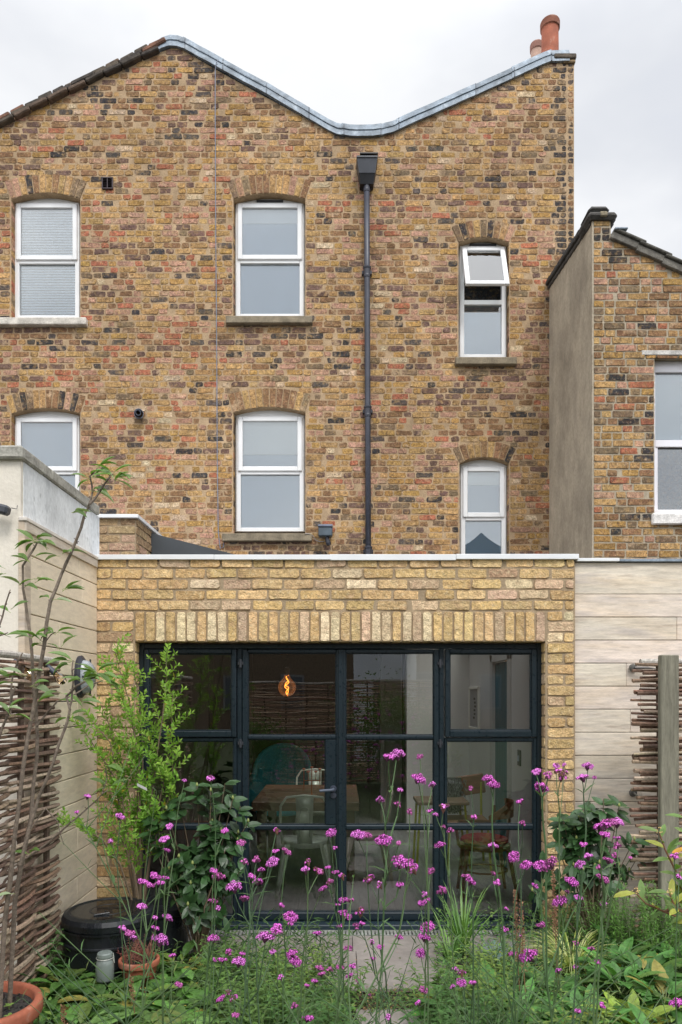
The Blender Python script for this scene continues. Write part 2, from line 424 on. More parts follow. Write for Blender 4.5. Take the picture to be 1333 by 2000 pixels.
def wall_body(mb, x0, x1, zb, roof, ops, y0, y1, m=1, arc=8):
    br = {x0, x1}
    for x, z in roof:
        if x0 < x < x1: br.add(x)
    for o in ops:
        if o.rise:
            for k in range(arc + 1): br.add(o.x0 + (o.x1 - o.x0) * k / arc)
        else: br.update((o.x0, o.x1))
    br = sorted(b for b in br if x0 <= b <= x1)
    rx = [r[0] for r in roof]; rz = [r[1] for r in roof]
    for a, b in zip(br[:-1], br[1:]):
        if b - a < 1e-4: continue
        mid = (a + b) / 2; ta, tb = float(np.interp(a, rx, rz)), float(np.interp(b, rx, rz))
        ca, cb = zb, zb
        for o in sorted((o for o in ops if o.x0 < mid < o.x1), key=lambda o: o.z0):
            if o.z0 > ca + 1e-4: mb.prism([(a, ca), (b, cb), (b, o.z0), (a, o.z0)], y0, y1, m=m)
            ca, cb = o.top(a), o.top(b)
        mb.prism([(a, ca), (b, cb), (b, tb), (a, ta)], y0, y1, m=m)
def jamb_bricks(mb, x, y0, depth, z0, z1, facing, palf, course=.0762, m=0, proud=.004):
    mapf = lambda u, w_, d: Vector((x + facing * d, y0 + u, w_))
    n = int((z1 - z0) / course)
    for i in range(n):
        zb = z0 + i * course
        q = [(.004, zb + .005), (depth - .004, zb + .005), (depth - .004, zb + course - .005), (.004, zb + course - .005)]
        brickq(mb, mapf, q, proud, pick(palf(x, zb)), .006, .0015, m)

# ================================================================== MAIN HOUSE
YM = 9.03; SM = F / YM
def mxx(px): return (px - CX) / SM
def mzz(py): return EYE + (CY - py) / SM
front = lambda Y: (lambda u, w_, d: Vector((u, Y - d, w_)))

YEL, BRN, PNK, RED, DRK, PAL, OCH = (.465, .29, .125), (.265, .15, .08), (.46, .265, .185), (.43, .155, .09), (.05, .048, .05), (.58, .45, .30), (.42, .25, .085)
OLV = (.225, .16, .10); PLM = (.17, .105, .085); CHR = (.10, .085, .075)
def pn(x, z, k): return .5 + .25 * (math.sin(1.7 * x + 2.3 * z + k) + math.sin(3.1 * x - 2.2 * z + 2.7 * k) * math.sin(.9 * z + 4.3 * x + k))
def pal_main(x, z):
    px, py = CX + x * SM, CY - (z - EYE) * SM
    red = .07 + (.20 if px < 450 and 230 < py < 860 else 0) + (.05 if py > 650 else 0)
    pnk = .28 + (.16 if py > 600 else 0) + (.05 if 100 < px < 420 else 0)
    drk = .12 + (.25 if px > 1080 else 0) + (.03 if 380 < px < 640 else 0)
    q1, q2, q3 = pn(x, z, 0), pn(x, z, 2.1), pn(x, z, 4.4); red *= .3 + 1.6 * q1; pnk *= .3 + 1.5 * q2; drk *= .25 + 1.7 * q3 ** 1.5
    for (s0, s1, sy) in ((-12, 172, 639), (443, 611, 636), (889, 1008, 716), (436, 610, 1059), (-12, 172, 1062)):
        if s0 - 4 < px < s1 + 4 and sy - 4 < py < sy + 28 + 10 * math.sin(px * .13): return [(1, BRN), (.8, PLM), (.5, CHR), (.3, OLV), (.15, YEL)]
    if px > 1085 and py < 700: return [(1.1, BRN), (1.3, DRK), (.8, CHR), (.4, OLV), (.25, YEL), (.08, RED)]
    return [((.72 if py > 250 else .4) * (.6 + .8 * pn(x, z, 6)), YEL), (.34 if py > 350 else .6, BRN), (.24, OCH), (.13, OLV), (.22, PLM), (.10, CHR), (pnk, PNK), (red, RED), (drk, DRK), (.055, PAL)]
house = thing('brick_house', 'tall yellow brown stock brick house with butterfly roofline and four white windows in full view', 'house', loc=(0, YM, 0))
roofpx = [(-260, 372), (-60, 271), (0, 240), (300, 106), (340, 92), (358, 97), (430, 140), (515, 187), (600, 232), (660, 260), (690, 266), (740, 266), (775, 256), (925, 190), (1075, 120), (1122, 116)]
roof = [(mxx(a), mzz(b)) for a, b in roofpx]
def mop(x0, x1, spring, crown, bottom, ext):
    return Opening(mxx(x0), mxx(x1), mzz(bottom), mzz(spring), (spring - crown) / SM, (crown - ext) / SM)
OPS = [mop(22, 157, 389, 376, 628, 338), mop(456, 597, 389, 377, 625, 338), mop(896, 995, 474, 463, 703, 428),
       mop(22, 157, 808, 797, 1048, 760), mop(456, 597, 806, 795, 1047, 757), mop(898, 995, 905, 893, 1138, 860)]
XR = mxx(1122); XL = mxx(-260)
low = Opening(-1.78, 1.74, -.1, 2.45)
rxs = np.array([r[0] for r in roof]); rzs = np.array([r[1] for r in roof])
def solid_main(xs, z):
    ok = np.interp(xs, rxs, rzs) > z + .02
    for o in OPS: ok &= ~o.blocked(xs, z)
    return ok
wb = MB()
wall_body(wb, XL, XR, -.3, roof, OPS + [low], YM, YM + .32, m=1)
fm = front(YM)
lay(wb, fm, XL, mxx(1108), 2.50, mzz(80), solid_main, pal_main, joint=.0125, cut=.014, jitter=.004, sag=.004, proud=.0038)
# narrow stepped return at the right-hand corner
lay(wb, front(YM + .03), mxx(1109), XR - .002, 2.50, mzz(112), lambda xs, z: np.ones(len(xs), bool), lambda x, z: [(1, BRN), (1.2, DRK), (.8, CHR), (.3, YEL)], proud=.032, cut=.02, jitter=.005)
for o in OPS:
    voussoirs(wb, fm, o, lambda x, z: [(.5, YEL), (.5, BRN), (.35, OLV), (.12, DRK), (.15, PNK)])
    jamb_bricks(wb, o.x0, YM, .10, o.z0, o.z1, 1, pal_main)
    jamb_bricks(wb, o.x1, YM, .10, o.z0, o.z1, -1, pal_main)
wb.build('wall', [M_OLDBRICK, M_OLDMORTAR], house)
# flank and rear walls with the roof slopes hidden behind the parapet
bk = MB()
bk.box(XL, XL + .3, YM + .32, 17, -.3, mzz(372), (.3, .2, .1)); bk.box(XR - .3, XR, YM + .32, 17, -.3, mzz(150), (.3, .2, .1)); bk.box(XL, XR, 17, 17.3, -.3, mzz(262), (.3, .2, .1))
for z in (5.22,): bk.box(XL + .3, XR - .3, YM + .9, 17, z, z + .2, (.2, .18, .16))
bk.box(XL + .3, XR - .3, YM + .62, YM + .66, 2.66, mzz(290), (.10, .105, .11))  # dark sheet added close behind the windows in place of unlit rooms
bk.build('rear_wall', M_OLDBRICK, house)
rf = MB()
v1, v2 = mxx(715), mxx(340)
for (xa, za, xb, zb) in ((XL, mzz(390), v2, mzz(120)), (v2, mzz(120), v1, mzz(290)), (v1, mzz(290), XR, mzz(140))):
    rf.prism([(xa, za - .06), (xb, zb - .06), (xb, zb), (xa, za)], YM + .3, 17)
rf.build('roof', M_DARKTILE, house)

# stone sills
def sill(px0, px1, py0, py1, col, ch=True):
    s_ = MB(); s_.box(mxx(px0), mxx(px1), YM - .075, YM + .11, mzz(py1), mzz(py0), col, b=.008); return s_
# windows
def window(px0, px1, pt, pb, mid, parent, op, style, sillspec=None, blind=None, Yw=9.125, split=None):
    s = F / Yw; X = lambda p: (p - CX) / s; Z = lambda q: EYE + (CY - q) / s
    x0, x1, zt, zb, zm = X(px0), X(px1), Z(pt), Z(pb), Z(mid)
    mb = MB(); f = .055; y0, y1 = Yw, Yw + .07
    # head piece fills the segmental arch
    n = 8; top = [(op.x0 - .01 + (op.x1 - op.x0 + .02) * k / n) for k in range(n + 1)]
    hp = [(x, min(op.top(min(max(x, op.x0), op.x1)), 99) + .03) for x in top]
    mb.prism([(hp[0][0], zt - .01)] + [(hp[-1][0], zt - .01)] + hp[::-1], y0 + .012, y1 - .004, (.93, .93, .93))
    mb.box(x0, x0 + f, y0, y1, zb, zt, b=.004); mb.box(x1 - f, x1, y0, y1, zb, zt, b=.004)
    mb.box(x0 + f, x1 - f, y0 + .001, y1, zt - f, zt, b=.004); mb.box(x0 + f, x1 - f, y0 + .001, y1, zb, zb + f * .9, b=.004)
    mb.box(x0 + f, x1 - f, y0 + .001, y1, zm - .03, zm + .03, b=.004)
    mb.box(x0 - .012, x0 - .001, y0 + .02, y1, zb, zt, (.75, .72, .66)); mb.box(x1 + .001, x1 + .014, y0 + .02, y1, zb, zt, (.75, .72, .66))
    wn = mb.build('window', M_UPVC, parent)
    # opening upper sash
    sb = MB(); sx0, sx1, sz0, sz1 = x0 + .022, x1 - .022, zm + .008, zt - .022; g = .06
    def ring(m_, x0, x1, z0, z1, g, ya, yb):
        m_.box(x0, x0 + g, ya, yb, z0, z1, b=.007); m_.box(x1 - g, x1, ya, yb, z0, z1, b=.007)
        m_.box(x0 + g, x1 - g, ya + .001, yb, z1 - g, z1, b=.007); m_.box(x0 + g, x1 - g, ya + .001, yb, z0, z0 + g, b=.007)
    ring(sb, sx0, sx1, sz0, sz1, g, y0 - .022, y0 + .02)
    gp = MB(); gp.box(sx0 + g - .004, sx1 - g + .004, y0 - .002, y0 + .004, sz0 + g - .004, sz1 - g + .004)
    sash = sb.build('sash', M_UPVC, wn); pane1 = gp.build('pane', M_WGLASS, wn)
    if style == 'open':
        piv = Vector(((sx0 + sx1) / 2, y0 - .022, sz1))
        Mx = Matrix.Translation(piv) @ Matrix.Rotation(math.radians(-24), 4, 'X') @ Matrix.Translation(-piv)
        off = Matrix.Translation(-parent_loc(wn)) @ Mx @ Matrix.Translation(parent_loc(wn))
        sash.data.transform(off); pane1.data.transform(off)
        # stay arms
        for xx in (sx0 + .03, sx1 - .03): ar = MB(); ar.tube([(xx, y0 + .01, sz0 + .25), (xx, y0 - .10, sz0 + .18)], .006, 5, (.5, .5, .5)); ar.build('stay_arm', M_GALV, wn)
    g2 = MB(); g2.box(x0 + f - .004, x1 - f + .004, y0 + .03, y0 + .036, zb + f * .8, zm - .026)
    g2.build('pane', M_WGLASS, wn)
    bd = MB(); g3 = MB()
    for xx in (x0 + f - .003, x1 - f - .007): g3.box(xx, xx + .010, y0 - .0005, y0 + .02, zb + f, zm - .03)
    if blind == 'slats':
        z = zb + .05
        while z < zt - .05:
            Mx = Matrix.Translation(((x0 + x1) / 2, y0 + .075, z)) @ Matrix.Rotation(math.radians(58), 4, 'X')
            bd.box(-(x1 - x0) / 2 + f * .8, (x1 - x0) / 2 - f * .8, -.0195, .0195, -.0008, .0008, (.86, .93, .97), M=Mx); z += .034
        bd.build('venetian_blind', M_BLIND, wn)
    elif blind == 'roller':
        bd.box(x0 + .05, x1 - .05, y0 + .062, y0 + .066, zb + .04, zt - .04, (.52, .65, .78))  # full-height board; its blue-grey stands in for the pane's darker reflection
        bd.box(x0 + .05, x1 - .05, y0 + .050, y0 + .060, split if split else zt - .3, zt - .04, (.90, .95, .97)); bd.build('roller_blind', M_BLIND, wn)
    elif blind == 'low':
        bd.box(x0 + .05, x1 - .05, y0 + .062, y0 + .066, zb + .04, zm - .10 if style == 'open' else zt - .04, (.52, .65, .79))
        bd.build('roller_blind', M_BLIND, wn)
    if sillspec:
        sill(*sillspec).build('sill', M_STONE, wn)
    if style in ('vent', 'open'):
        v = MB(); xm = (x0 + x1) / 2; v.box(xm - .17, xm + .17, y0 - .008, y0 + .01, zt + .004, zt + .028, (1, 1, 1), b=.003)
        v.build('trickle_vent', M_BLACKMETAL, wn)
    return wn
SG, SC = (.24, .20, .14), (.60, .56, .50)
w1 = window(29, 155, 395, 623, 510, house, OPS[0], 'plain', (-12, 172, 625, 639, SC), 'slats'); w1['label'] = 'top left window with closed white venetian blind and pale sill'
w2 = window(461, 594, 395, 620, 509, house, OPS[1], 'vent', (443, 611, 622, 636, SG), 'roller', split=7.71)
w3 = window(899, 989, 480, 699, 590, house, OPS[2], 'open', (889, 1008, 702, 716, SG), 'low'); w3['label'] = 'narrow window with its top light pushed open'
w4 = window(29, 155, 813, 1042, 922, house, OPS[3], 'plain', (-12, 172, 1048, 1062, SC), 'low')
w5 = window(462, 594, 811, 1038, 922, house, OPS[4], 'plain', (436, 610, 1044, 1059, SG), 'roller', split=4.75)
w6 = window(901, 989, 909, 1132, 1012, house, OPS[5], 'plain', None, 'roller', split=4.36)

# lead flashing over the parapet
topl = [(300, 84), (320, 70), (338, 67), (356, 71), (430, 112), (515, 158), (600, 208), (655, 239), (690, 245), (738, 244), (770, 235), (925, 166), (1072, 98), (1112, 97)]
def sweep(mb, pts, prof, col, thick=0):
    vs = []; n = len(prof)
    for x, z in pts:
        for oy, oz in prof: vs.append((x, YM + oy, z + oz))
    fs = [(i * n + k, i * n + (k + 1) % n, (i + 1) * n + (k + 1) % n, (i + 1) * n + k) for i in range(len(pts) - 1) for k in range(n)]
    fs += [tuple(range(n)), tuple((len(pts) - 1) * n + k for k in range(n))]
    mb.add(vs, fs, col)
prof = [(-.008, -.160), (-.040, -.164), (-.022, -.082), (-.032, -.080), (-.030, -.066), (-.004, .0), (.0, .004), (.38, .02), (.38, -.12), (.02, -.15)]
lp = [(mxx(a), mzz(b)) for a, b in topl]; LX = [p[0] for p in lp]; LZ = [p[1] for p in lp]
ld = MB(); cuts = [300, 358, 432, 517, 600, 668, 740, 775, 925, 1000, 1072, 1112]
for i, (a, b) in enumerate(zip(cuts[:-1], cuts[1:])):
    xa, xb = mxx(a), mxx(b + (5 if b < 1112 else 0)); n = max(3, int((xb - xa) / .09)); g = 1 + .035 * (i % 2)
    pts = []
    for k in range(n + 1):
        x = xa + (xb - xa) * k / n; pts.append((x, float(np.interp(x, LX, LZ)) + R.uniform(-.003, .003) + .004 * (i % 2)))
    c = R.uniform(.80, 1.15)
    sweep(ld, pts, [(oy * g - (.004 if i % 2 else 0) + R.uniform(-.002, .002), oz * g) for oy, oz in prof], (c, c, c))
for a in cuts[1:-1]:
    x = mxx(a + 3); z = float(np.interp(x, LX, LZ))
    z2 = float(np.interp(x + .016, LX, LZ)); sweep(ld, [(x, z + .006), (x + .016, z2 + .006)], [(oy * 1.12 - .003, oz * 1.03) for oy, oz in prof], (.42, .42, .44))
ld.build('lead_flashing', M_LEAD, house)
# brick and tile verge on the left slope
vg = MB(); x0, z0 = mxx(-260), mzz(352); x1, z1 = mxx(303), mzz(84)
Ls = math.hypot(x1 - x0, z1 - z0); an = math.atan2(z1 - z0, x1 - x0)
for row, (off, th, yy, L) in enumerate(((-.05, .055, -.05, .30), (-.105, .05, -.075, .27), (-.012, .05, -.02, .19))):
    d = -.1
    while d < Ls:
        l = L * R.uniform(.85, 1.15); c = R.choice([(.075, .062, .05), (.10, .08, .06), (.06, .05, .043), (.13, .09, .065)] + ([(.20, .10, .065)] if row != 1 else []))
        Mx = Matrix.Translation((x0, YM, z0)) @ Matrix.Rotation(-an, 4, 'Y') @ Matrix.Translation((d, 0, off + R.uniform(-.008, .008))) @ Matrix.Rotation(R.uniform(-.06, .03), 4, 'Y')
        vg.box(0, l - .012, yy + R.uniform(-.01, .01), .3, -th / 2, th / 2, c, b=.012, M=Mx); d += l
vg.build('roof_verge', M_DARKTILE, house)
cap = MB(); cap.box(mxx(1082), XR + .02, YM - .045, YM + .3, mzz(118), mzz(108), (.10, .08, .06), b=.012); cap.box(mxx(1100), XR + .012, YM - .03, YM + .28, mzz(125), mzz(118.6), (.22, .16, .09), b=.01)
cap.build('parapet_cap', M_DARKTILE, house)
# chimney
ck = MB(); ck.box(2.45, XR - .02, 9.4, 11.2, 7.5, 9.86, (.3, .2, .1)); stack = ck.build('chimney', M_OLDBRICK, house)
def pot(px, ytop, ybot, Y, rpx, col, rim):
    s = F / Y; x = (px - CX) / s; zt = EYE + (CY - ytop) / s; zb = EYE + (CY - ybot) / s - .25; r = rpx / s
    m = MB(); m.lathe((x, Y, 0), [(r * 1.02, zb), (r * .97, zt - .12), (r * .98, zt - .10)], 28, col)
    m.lathe((x, Y, 0), [(r * .98, zt - .10), (r * 1.12, zt - .09), (r * 1.14, zt - .015), (r * 1.08, zt), (r * .86, zt), (r * .80, zt - .2)], 28, rim)
    return m
for q in (pot(1075, 44, 98, 9.62, 16.6, (1, 1, 1), (.55, .62, .62)), pot(1049, 87, 105, 10.3, 11.5, (1.3, 2.8, 4.0), (.7, 1.1, 1.5))):
    q.build('chimney_pot', M_TERRA, stack, smooth=False)

# rainwater hopper and downpipe: one thing fixed to the wall
dp = thing('downpipe', 'black cast downpipe running down the brick wall from a square rainwater hopper', 'downpipe', loc=(mxx(717), YM - .07, 2.7))
xp = mxx(716.5); yp = YM - .075
h = MB()
a, b = mxx(697), mxx(736); a2, b2 = mxx(701), mxx(731)
zt, zb = mzz(330), mzz(358)
def frust(mb, x0, x1, z1, X0, X1, z0, d1, d0, col):
    vs = [(X0, YM - d0, z0), (X1, YM - d0, z0), (X1, YM - .005, z0), (X0, YM - .005, z0), (x0, YM - d1, z1), (x1, YM - d1, z1), (x1, YM - .005, z1), (x0, YM - .005, z1)]
    mb.add(vs, [(0, 1, 5, 4), (1, 2, 6, 5), (2, 3, 7, 6), (3, 0, 4, 7), (0, 3, 2, 1), (4, 5, 6, 7)], col)
frust(h, a, b, mzz(331), mxx(701), mxx(732), mzz(356), .20, .17, (1.6, 1.7, 1.8))
frust(h, mxx(701.5), mxx(731.5), mzz(356.3), mxx(703), mxx(729), mzz(372), .165, .12, (.8, .8, .8))
h.box(a - .005, b + .005, YM - .21, YM - .004, mzz(331), mzz(327), (1.5, 1.6, 1.7), b=.004)
h.build('hopper', M_BLACKMETAL, dp)
h = MB(); h.box(mxx(703), mxx(738), YM - .10, YM - .003, mzz(310.5), mzz(308.5), (.6, .6, .6)); h.box(mxx(705), mxx(728), YM - .012, YM - .003, mzz(327), mzz(311), (.12, .12, .12))
h.quad((mxx(704), YM - .06, mzz(310)), (mxx(706), YM - .05, mzz(327)), (mxx(706), YM - .006, mzz(327)), (mxx(704), YM - .006, mzz(310)), (.4, .4, .4))
h.build('outlet_box', M_BLACKMETAL, dp)
for s_, e_ in ((699, 706), (728, 735)):
    h = MB(); h.add([(mxx(s_), YM - .05, mzz(321)), (mxx(e_ - 2), YM - .07, mzz(314)), (mxx(e_), YM - .03, mzz(327)), (mxx(s_ + 3), YM - .03, mzz(328))], [(0, 1, 2, 3)], (1.9, 2.0, 2.1)); h.build('lead_ear', M_LEAD, dp)
h = MB(); r = .036
zs = [mzz(362), mzz(538), mzz(808), 2.50]
h.tube([(xp, yp, zs[0]), (xp + .003, yp, zs[1]), (xp + .012, yp, zs[2]), (xp + .022, yp, zs[3])], r, 16, (1.9, 1.9, 2.1))
h.build('pipe', M_BLACKMETAL, dp, smooth=True)
for py, xo in ((372, 0), (538, .003), (808, .012), (1080, .02)):
    h = MB(); z = mzz(py)
    h.lathe((xp + xo, yp, z), [(r, -.075), (r * 1.12, -.07), (r * 1.22, -.05), (r * 1.12, -.035), (r * 1.18, .03), (r * 1.38, .045), (r * 1.42, .06), (r * 1.2, .068), (r, .07)], 18, (1.5, 1.5, 1.7))
    h.box(xp + xo - .062, xp + xo + .062, yp + .02, YM - .002, z - .012, z + .035, (1.3, 1.3, 1.5), b=.004)
    h.build('pipe_collar', M_BLACKMETAL, dp)

# cable down the wall
cb = MB(); cb.tube([(mxx(428), YM - .055, mzz(124)), (mxx(424), YM - .055, mzz(130)), (mxx(421.5), YM - .03, mzz(142)), (mxx(421), YM - .013, mzz(230)), (mxx(422), YM - .013, mzz(450)), (mxx(424), YM - .013, mzz(700)), (mxx(425), YM - .013, mzz(900)), (mxx(427), YM - .013, mzz(1040)), (mxx(431), YM - .014, mzz(1072)), (mxx(437), YM - .014, mzz(1069)), (mxx(438), YM - .014, mzz(1060))], .0058, 6, (9, 9.2, 9.6))
tag(cb.build('wall_cable', M_BLACKMETAL), 'thin grey cable running straight down the brick wall beside the middle windows', 'cable')
# air vent
va = thing('air_vent', 'small square brown louvred air vent set in the upper brick wall', 'air vent', loc=(mxx(211), YM, mzz(359)))
m = MB(); x0, x1, z0, z1 = mxx(200), mxx(222), mzz(371), mzz(348); c = (2.4, 1.5, 1.4); g = .014
m.box(x0, x1, YM - .03, YM - .006, z1 - g, z1, c, b=.003); m.box(x0, x1, YM - .03, YM - .006, z0, z0 + g, c, b=.003)
m.box(x0, x0 + g, YM - .03, YM - .006, z0 + g, z1 - g, c, b=.003); m.box(x1 - g, x1, YM - .03, YM - .006, z0 + g, z1 - g, c, b=.003); m.box((x0 + x1) / 2 - .004, (x0 + x1) / 2 + .004, YM - .028, YM - .01, z0 + g, z1 - g, c)
m.box(x0 + .004, x1 - .004, YM - .009, YM - .004, z0 + .004, z1 - .004, (.4, .3, .3)); m.build('frame', M_BLACKMETAL, va)
m = MB()
for k in range(6):
    z = z0 + g + (z1 - z0 - 2 * g) * (k + .5) / 6
    m.box(x0 + g, x1 - g, -.008, .008, -.0015, .0015, c, M=Matrix.Translation((0, YM - .018, z)) @ Matrix.Rotation(.6, 4, 'X'))
m.build('louvre', M_BLACKMETAL, va)
# flue
fl = thing('boiler_flue', 'short grey plastic flue pipe poking out of the brick wall', 'flue pipe', loc=(mxx(271), YM, mzz(808)))
Mx = Matrix.Rotation(math.radians(105), 4, 'X') @ Matrix.Rotation(.28, 4, 'Y')
m = MB(); c = (mxx(271), YM - .0, mzz(809)); m.lathe(c, [(.058, -.03), (.058, .10), (.052, .10), (.050, -.02)], 24, (7, 7.4, 7.8), M=Mx); m.build('outer_pipe', M_BLACKMETAL, fl, smooth=False)
m = MB(); m.lathe((c[0] - .008, c[1], c[2] + .006), [(.033, -.03), (.033, .155), (.029, .155), (.028, -.02)], 20, (9, 9.5, 10), M=Mx); m.build('inner_pipe', M_BLACKMETAL, fl)
# security light
sf = thing('security_light', 'grey box floodlight with motion sensor on the main brick wall', 'floodlight', loc=(mxx(636), YM, mzz(1050)))
m = MB(); x0, x1 = mxx(623), mxx(650); m.box(x0, x1, YM - .16, YM - .04, mzz(1052), mzz(1034), (3.2, 4.0, 4.0), b=.012); m.box(x0 - .004, x1 + .004, YM - .175, YM - .03, mzz(1034.5), mzz(1030), (7, 7.4, 8), b=.006)
m.build('lamp_housing', M_BLACKMETAL, sf)
m = MB(); m.box(x0 + .035, x1 - .035, YM - .05, YM - .004, mzz(1048), mzz(1036), (1.5, 1.5, 1.6)); m.build('bracket', M_BLACKMETAL, sf)
m = MB(); m.lathe((mxx(642), YM - .10, mzz(1064)), [(.004, -.035), (.026, -.028), (.032, 0), (.028, .04), (.02, .09)], 14, (1, 1, 1.2), M=Matrix.Rotation(-.25, 4, 'Y'), cap0=True); m.build('motion_sensor', M_BLACKMETAL, sf)
m = MB(); m.tube([(mxx(597), YM - .085, mzz(1045)), (mxx(605), YM - .08, mzz(1045.5)), (mxx(612), YM - .04, mzz(1048)), (mxx(617), YM - .02, mzz(1056)), (mxx(625), YM - .02, mzz(1058.5)), (mxx(634), YM - .03, mzz(1058.5))], .005, 5, (14, 12, 10)); m.build('power_cable', M_BLACKMETAL, sf)

# ================================================================== NEIGHBOUR'S OUTRIGGER (right)
YN = 7.49; SN = F / YN
nx = lambda p: (p - CX) / SN
nz = lambda q: EYE + (CY - q) / SN
nb = thing('neighbour_house', 'lower brick neighbour house with grey rendered side and sloping tiled verge', 'house', loc=(nx(1158), YN, 0))
ntop = [(nx(1157), nz(424)), (nx(1193), nz(424)), (nx(1194), nz(460)), (nx(1215), nz(465)), (nx(1333), nz(532)), (nx(1560), nz(660))]
nop = Opening(nx(1279), nx(1420), nz(1003), nz(697))
npx, npz = np.array([p[0] for p in ntop]), np.array([p[1] for p in ntop])
m = MB(); X0, X1 = nx(1157), nx(1560)
wall_body(m, X0 + .02, X1, -.3, ntop, [nop], YN, YN + .28, m=1)
def pal_n(x, z):
    py = CY - (z - EYE) * SN
    if py < 520: return [(.8, DRK), (.5, BRN), (.4, YEL), (.2, PNK)]
    return [(.5, YEL), (.5, BRN), (.25, OCH), (.12, RED), (.18, PNK), (.12, DRK), (.3, OLV)]
lay(m, front(YN), X0 + .012, X1, 2.5, nz(424), lambda xs, z: (np.interp(xs, npx, npz) > z + .03) & ~nop.blocked(xs, z), pal_n, course=.0768, joint=.013, cut=.008)
jamb_bricks(m, nop.x0, YN, .09, nop.z0, nop.z1, 1, pal_n)
m.build('wall', [M_OLDBRICK, M_PALEMORTAR], nb)
m = MB(); zf, zbk = nz(428), mzz(556)
m.add([(X0, YN - .004, -.3), (X0, YM + .1, -.3), (X0, YM + .1, zbk), (X0, YN - .004, zf), (X0 + .018, YN - .004, -.3), (X0 + .018, YM + .1, -.3), (X0 + .018, YM + .1, zbk), (X0 + .018, YN - .004, zf)],
      [(0, 1, 2, 3), (4, 7, 6, 5), (3, 2, 6, 7), (0, 3, 7, 4), (1, 5, 6, 2)], (.44, .38, .29))
m.build('rendered_flank', M_RENDERGREY, nb)
m = MB(); n = 11
for k in range(n):
    y = YN + .02 + (YM - YN - .02) * k / n; L = (YM - YN) / n + .03; z = zf + (zbk - zf) * (k + .5) / n
    Mx = Matrix.Translation((X0 + .06, y, z + .02)) @ Matrix.Rotation(.05, 4, 'X')
    m.box(-.105, .2, 0, L, -.028, .028, (.055, .055, .055), b=.01, M=Mx)
    m.box(-.08, .18, 0, L - .03, -.075, -.03, (.075, .07, .065), b=.01, M=Mx)
m.build('verge_tiles', M_DARKTILE, nb)
m = MB(); m.box(nx(1147), nx(1204), YN - .06, YN + .3, nz(432), nz(417.5), (.075, .07, .065), b=.03); m.box(nx(1150), nx(1191), YN - .03, YN + .28, nz(417), nz(402), (.07, .068, .065), b=.04)
m.box(nx(1169), nx(1184), YN - .064, YN - .03, nz(429), nz(419), (.26, .22, .15), b=.01)
m.build('coping_stone', M_DARKTILE, nb)
m = MB(); x0, z0 = nx(1196), nz(455); x1, z1 = nx(1560), nz(640); an = math.atan2(z1 - z0, x1 - x0); L = math.hypot(x1 - x0, z1 - z0); k = 0
while k * .30 < L:
    Mx = Matrix.Translation((x0, YN, z0)) @ Matrix.Rotation(-an, 4, 'Y') @ Matrix.Translation((k * .30, 0, 0)) @ Matrix.Rotation(-.06, 4, 'Y')
    m.box(0, .36, -.07, 1.45, .0, .028, (.12, .115, .10), b=.008, M=Mx)
    m.box(0, .30, -.045, 1.4, -.075, -.004, (.16, .15, .13), b=.006, M=Mx); k += 1
m.build('roof', M_DARKTILE, nb)
m = MB(); m.box(nx(1197), nx(1222), YN - .08, YN + .2, nz(456), nz(452), (1.1, 1.1, 1.1), b=.006, M=None); m.build('lead_flashing', M_LEAD, nb)
m = MB(); m.box(X0 + .02, X0 + .25, YN + .28, YM, -.3, nz(470), (.3, .2, .1)); m.box(X1 - .3, X1, YN + .28, YM, -.3, nz(680), (.3, .2, .1)); m.box(X0 + .25, X1 - .3, YN + 1.0, YN + 1.04, 2, nz(700), (.12, .13, .14)); m.build('inner_wall', M_OLDBRICK, nb)
# its window
fx0, fx1, ft, fbm = nop.x0 + .01, nop.x1 + .01, nop.z1, nop.z0
m = MB(); ya = YN + .09; yb = YN + .16; c = (.97, .95, 1.0)
m.box(fx0, fx1, ya, yb, ft - .12, ft, c, b=.006); m.box(fx0, fx0 + .04, ya, yb, fbm, ft - .12, c, b=.004); m.box(fx0 + .04, fx1, ya, yb, fbm, fbm + .06, c, b=.004)
m.box(fx0 + .04, fx1, ya, yb, nz(867), nz(853), c, b=.004); m.box(fx0 + .04, fx0 + .07, ya + .01, yb, fbm + .06, nz(867), c, b=.003); m.box(fx0 + .01, fx1, ya - .02, yb, nz(1000), nz(992), c, b=.004)
nw = m.build('window', M_UPVC, nb)
for (za, zb_) in ((nz(850), ft - .12), (fbm + .06, nz(870))):
    m = MB(); m.box(fx0 + .04, fx1, ya + .03, ya + .036, za, zb_); m.build('pane', M_WGLASS, nw)
m = MB(); m.box(fx0 + .04, fx1, ya + .07, ya + .075, nz(866), ft - .1, (.55, .66, .74)); m.build('roller_blind', M_BLIND, nw)
m = MB(); m.box(nx(1272), nx(1430), YN - .05, YN + .1, nz(1026), nz(1004), (.78, .76, .74), b=.012); m.build('sill', M_STONE, nw)
m = MB(); m.box(nx(1253), nx(1430), YN - .016, YN + .09, nz(694.5), nz(685), (.55, .53, .50), b=.006); m.build('lintel', M_STONE, nw)

